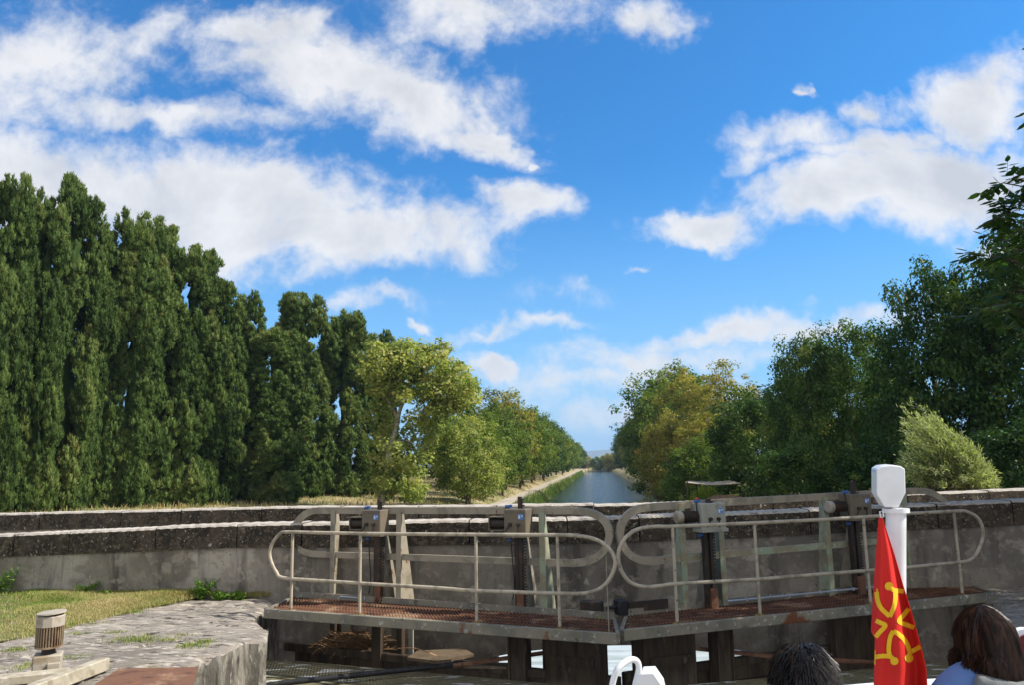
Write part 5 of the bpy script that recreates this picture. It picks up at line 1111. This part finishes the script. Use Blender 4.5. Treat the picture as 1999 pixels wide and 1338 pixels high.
# ------------------------------------------------------------------ people, seated, seen from behind
def remesh(o, vox, it=6):
    r_ = o.modifiers.new('r', 'REMESH'); r_.mode = 'VOXEL'; r_.voxel_size = vox; r_.use_smooth_shade = True; s_ = o.modifiers.new('s', 'SMOOTH'); s_.iterations = it; s_.factor = .5
def person(head_top, yaw, label, long_hair, shirt, hood=None):
    H = Vector(head_top); ca, sa = math.cos(yaw), math.sin(yaw)
    def L(x, y, z): return Vector((H.x+ca*x-sa*y, H.y+sa*x+ca*y, H.z+z))     # y forward, z down from the crown
    lift = .075 if long_hair else 0; seat = -1.315; root = empty('person', (H.x, H.y, -1.72), label, 'person'); sh = seat-H.z
    def body(mb, g=0.0, skin=True):
        hip = sh+.09; 
        mb.tube(catmull([L(0,-.02,hip), L(0,-.03,(hip-.42)*.5-.19), L(0,-.02,-.40+lift), L(0,-.015,-.325+lift)], 4), [.125+g,.122+g,.118+g,.118+g,.118+g,.12+g,.125+g,.13+g,.13+g,.125+g,.115+g,.09+g,.07+g], 16)
        for s in (-1, 1):
            mb.tube(catmull([L(s*.03,-.02,-.29+lift), L(s*.12,-.02,-.32+lift), L(s*.185,-.01,-.38+lift)], 4), [.055+g]*9, 12)
            mb.tube([L(s*.185,-.01,-.40+lift), L(s*.215,.02,-.55), L(s*.22,.05,-.68)], [.060+g,.048+g,.042+g], 12)
            mb.tube([L(s*.06,-.02,hip-.30), L(s*.10,-.02,hip-.1), L(s*.09,0,hip)], [.09+g,.10+g,.10+g], 12)
    mb = MB(); body(mb)
    hw, hl, hh = .074, .094, .112
    def face(v):
        if v.z < 0: v.x *= 1+.30*v.z/hh; v.y = v.y*(1+.12*v.z/hh)+.012*(-v.z/hh)
        return v
    tmp = MB(); tmp.ell(Vector((0, 0, 0)), hw, hl, hh, 24, 16, face); mb.add([L(v[0], v[1]+.01, v[2]-.125) for v in tmp.v], tmp.f)
    mb.tube([L(0,-.015,-.17), L(0,-.02,-.26), L(0,-.015,-.36)], [.056,.052,.065], 14)
    nose = [L(0,.098,-.115), L(0,.118,-.145), L(0,.105,-.155)]; mb.tube(nose, [.006,.013,.011], 8)
    for s in (-1, 1):
        q = L(s*.076,.005,-.13); tmp = MB(); tmp.ell(Vector((0,0,0)), .008, .017, .030, 10, 8); mb.add([q+Vector((ca*v[0]-sa*v[1], sa*v[0]+ca*v[1], v[2])) for v in tmp.v], tmp.f)
        tmp = MB(); tmp.ell(Vector((0,0,0)), .017, .008, .006, 10, 6); q = L(s*.03,.098,-.098); mb.add([q+v_ for v_ in map(Vector, tmp.v)], tmp.f)
        hip = sh+.09
        mb.tube([L(s*.22,.05,-.68), L(s*.17,.18,hip+.06), L(s*.12,.30,hip+.10)], [.040,.032,.024], 12)
        palm = L(s*.10,.345,hip+.10); mb.tube([L(s*.12,.30,hip+.10), palm, L(s*.09,.385,hip+.095)], [.024,.032,.030], 10)
        for f in range(4):
            o_ = (f-1.5)*.018; ln = (.055,.066,.062,.048)[f]; mb.tube([L(s*(.09+o_),.385,hip+.098), L(s*(.088+o_),.385+ln*.6,hip+.092), L(s*(.086+o_),.385+ln,hip+.07)], [.0095,.0088,.0072], 7)
        mb.tube([L(s*.075,.33,hip+.095), L(s*.055,.36,hip+.09), L(s*.05,.385,hip+.08)], [.012,.010,.008], 7)
        mb.tube([L(s*.09,0,hip), L(s*.10,.2,hip+.0), L(s*.10,.42,hip-.01)], [.088,.078,.060], 12); mb.tube([L(s*.10,.42,hip-.01), L(s*.10,.43,hip-.22), L(s*.10,.42,-1.62-H.z)], [.058,.055,.038], 12)
        mb.tube([L(s*.10,.38,-1.68-H.z), L(s*.105,.55,-1.685-H.z)], [.04,.032], 10)
    b = mb.build('body', M['skin'], root); remesh(b, .008)
    for s in (-1, 1):
        tmp = MB(); tmp.ell(L(s*.030,.097,-.108), .010, .006, .006, 10, 6); tmp.build('eye', M['white'], b, True)
    mb = MB(); mb.tube([L(-.022,.108,-.185), L(0,.114,-.184), L(.022,.108,-.185)], [.003,.006,.003], 6); mb.build('lips', mat('lips', (.4,.12,.1), [], .5), b, True)
    mb = MB(); body(mb, .016); o = mb.build('shirt', shirt, root); remesh(o, .012, 4)
    mb = MB(); hip = sh+.09
    for s in (-1, 1): mb.tube([L(s*.09,-.03,hip), L(s*.10,.2,hip), L(s*.10,.425,hip-.01), L(s*.10,.435,hip-.22), L(s*.10,.42,-1.60-H.z)], [.112,.094,.074,.068,.056], 12)
    o = mb.build('trousers', M['jeans'], root); remesh(o, .012, 4)
    for s in (-1, 1):
        mb = MB(); mb.tube([L(s*.10,.36,-1.675-H.z), L(s*.10,.45,-1.67-H.z), L(s*.105,.57,-1.685-H.z)], [.046,.048,.036], 12); mb.build('shoe', M['darkcloth'], root, True)
    if hood:
        mb = MB(); P = []
        for k in range(13): a = math.pi*(.95+1.1*k/12)*1.0; P.append(L(.115*math.cos(a), .085*math.sin(a)-.03, -.315+lift-.03*math.sin(a)**2))
        mb.tube(P, [.02+.022*math.sin(math.pi*k/12) for k in range(13)], 12); mb.tube([L(-.12,-.09,-.29+lift), L(0,-.14,-.33+lift), L(.12,-.09,-.31+lift)], [.03,.045,.03], 12)
        o = mb.build('hood', hood, root); remesh(o, .009, 3)
        mb = MB(); mb.sweep([L(-.05,-.13,-.30+lift), L(-.02,-.175,-.36+lift), L(.04,-.175,-.46), L(.10,-.165,-.60)], L(0,-1,0)-L(0,0,0), .03, .006); mb.build('bag_strap', M['darkcloth'], root)
    # hair: cap and strands
    hm = M['hairbrown'] if long_hair else M['hairdark']; mb = MB(); k_ = 1.10 if long_hair else 1.08
    tmp = MB(); tmp.ell(Vector((0, 0, 0)), hw*k_+.004, hl*k_, hh*k_, 26, 18, lambda v: Vector((v.x*(1+(.0 if v.z > 0 else .10*v.z/hh)), v.y, v.z)))
    def keepv(v): return True
    vs = []
    for v in tmp.v:
        v = Vector(v)
        if v.y > .03 and v.z < .045: v.y = min(v.y, .03)      # hair line leaves the face free
        if not long_hair and v.z < -.06: v.z = -.06-(v.z+.06)*.1; v.x *= .9
        vs.append(L(v.x, v.y+.004, v.z-.120))
    mb.add(vs, tmp.f); rg = np.random.default_rng(int(abs(H.x)*100)); V = []; nst = 2600 if long_hair else 2400
    cap = mb.build('hair', hm, root, True)
    mb = MB()
    part = Vector((.012, -.035, hh*k_))
    for i in range(nst):
        if long_hair:
            a = rg.uniform(0, 2*math.pi); f0 = rg.uniform(0, .9); x, y = math.sin(a), -math.cos(a)
            if y > .75: continue
            ly = rg.uniform(.03, .11)+.16*max(0, x); wide = 1+rg.uniform(-.03, .16); pts = []
            th0 = f0*.9
            for j in range(9):
                th = th0+(math.pi*.52-th0)*min(1, j/4.0) if j <= 4 else math.pi*.52
                px_, py_, pz = hw*k_*1.05*wide*math.sin(th)*x, hl*k_*1.03*wide*math.sin(th)*y, hh*k_*1.02*wide*math.cos(th)
                if j > 4:
                    g = (j-4)/4.0; pz -= ly*g*.83; px_ *= 1+.30*g+.06*math.sin(a*9)+rg.normal(0, .035); py_ = py_*(1+.06*g)-.012*g; py_ = min(py_, .045)
                if pz < .02: py_ = min(py_, .05)
                wv = 1+.035*math.sin(a*7+j*.5)+.02*math.sin(a*17-j); pts.append(L(px_*wv+(.004*math.sin(j*1.3+a*5)), py_*wv+.004, pz-.120))
            mb.tube(pts, [.0017]*8+[.0006], 3, cap=False)
        else:
            d = rg.normal(size=3); d /= np.linalg.norm(d)
            if d[2] < -.55 or (d[1] > .35 and d[2] < .4): continue
            p = Vector((d[0]*hw*k_, d[1]*hl*k_, d[2]*hh*k_)); down = Vector((d[0]*.4+rg.normal(0, .15), -.35*(1-abs(d[1]))+d[1]*.1, -.9+.3*d[2]+rg.normal(0, .12))); n = Vector(d)
            t = (down-n*down.dot(n)).normalized()*rg.uniform(.035, .06); q = [p, p+t*.5+n*.005, p+t+n*rg.uniform(-.005, .002)]
            mb.tube([L(v.x, v.y+.004, v.z-.120) for v in q], [.0016,.0014,.0005], 3, cap=False)
    mb.build('hair_strands', hm, cap)
    return root
person(W(1566,1262,2.15), -.25, 'seated person with short dark hair seen from behind in front of the flag mast', False, M['darkcloth'])
person(W(1918,1196,3.0), .10, 'seated person with long brown hair and a blue shirt with grey hood seen from behind', True, M['blueshirt'], M['greyhood'])
# ------------------------------------------------------------------ air between here and the hills
def haze(den):
    mb = MB(); mb.box((600, 3600, 90), 6500, 4400, 100); me = mb.build('haze', None)
    m = bpy.data.materials.new('haze'); m.use_nodes = True; g = NT(m.node_tree); g.n.clear(); out = g.node('ShaderNodeOutputMaterial'); v = g.node('ShaderNodeVolumePrincipled')
    v.inputs['Color'].default_value = (.55, .74, 1, 1); v.inputs['Density'].default_value = den; g.l.new(v.outputs[0], out.inputs['Volume']); me.data.materials.append(m)
    tag(me, 'thin blue air between the lock and the distant hills', 'haze', kind='stuff')
haze(.00017)
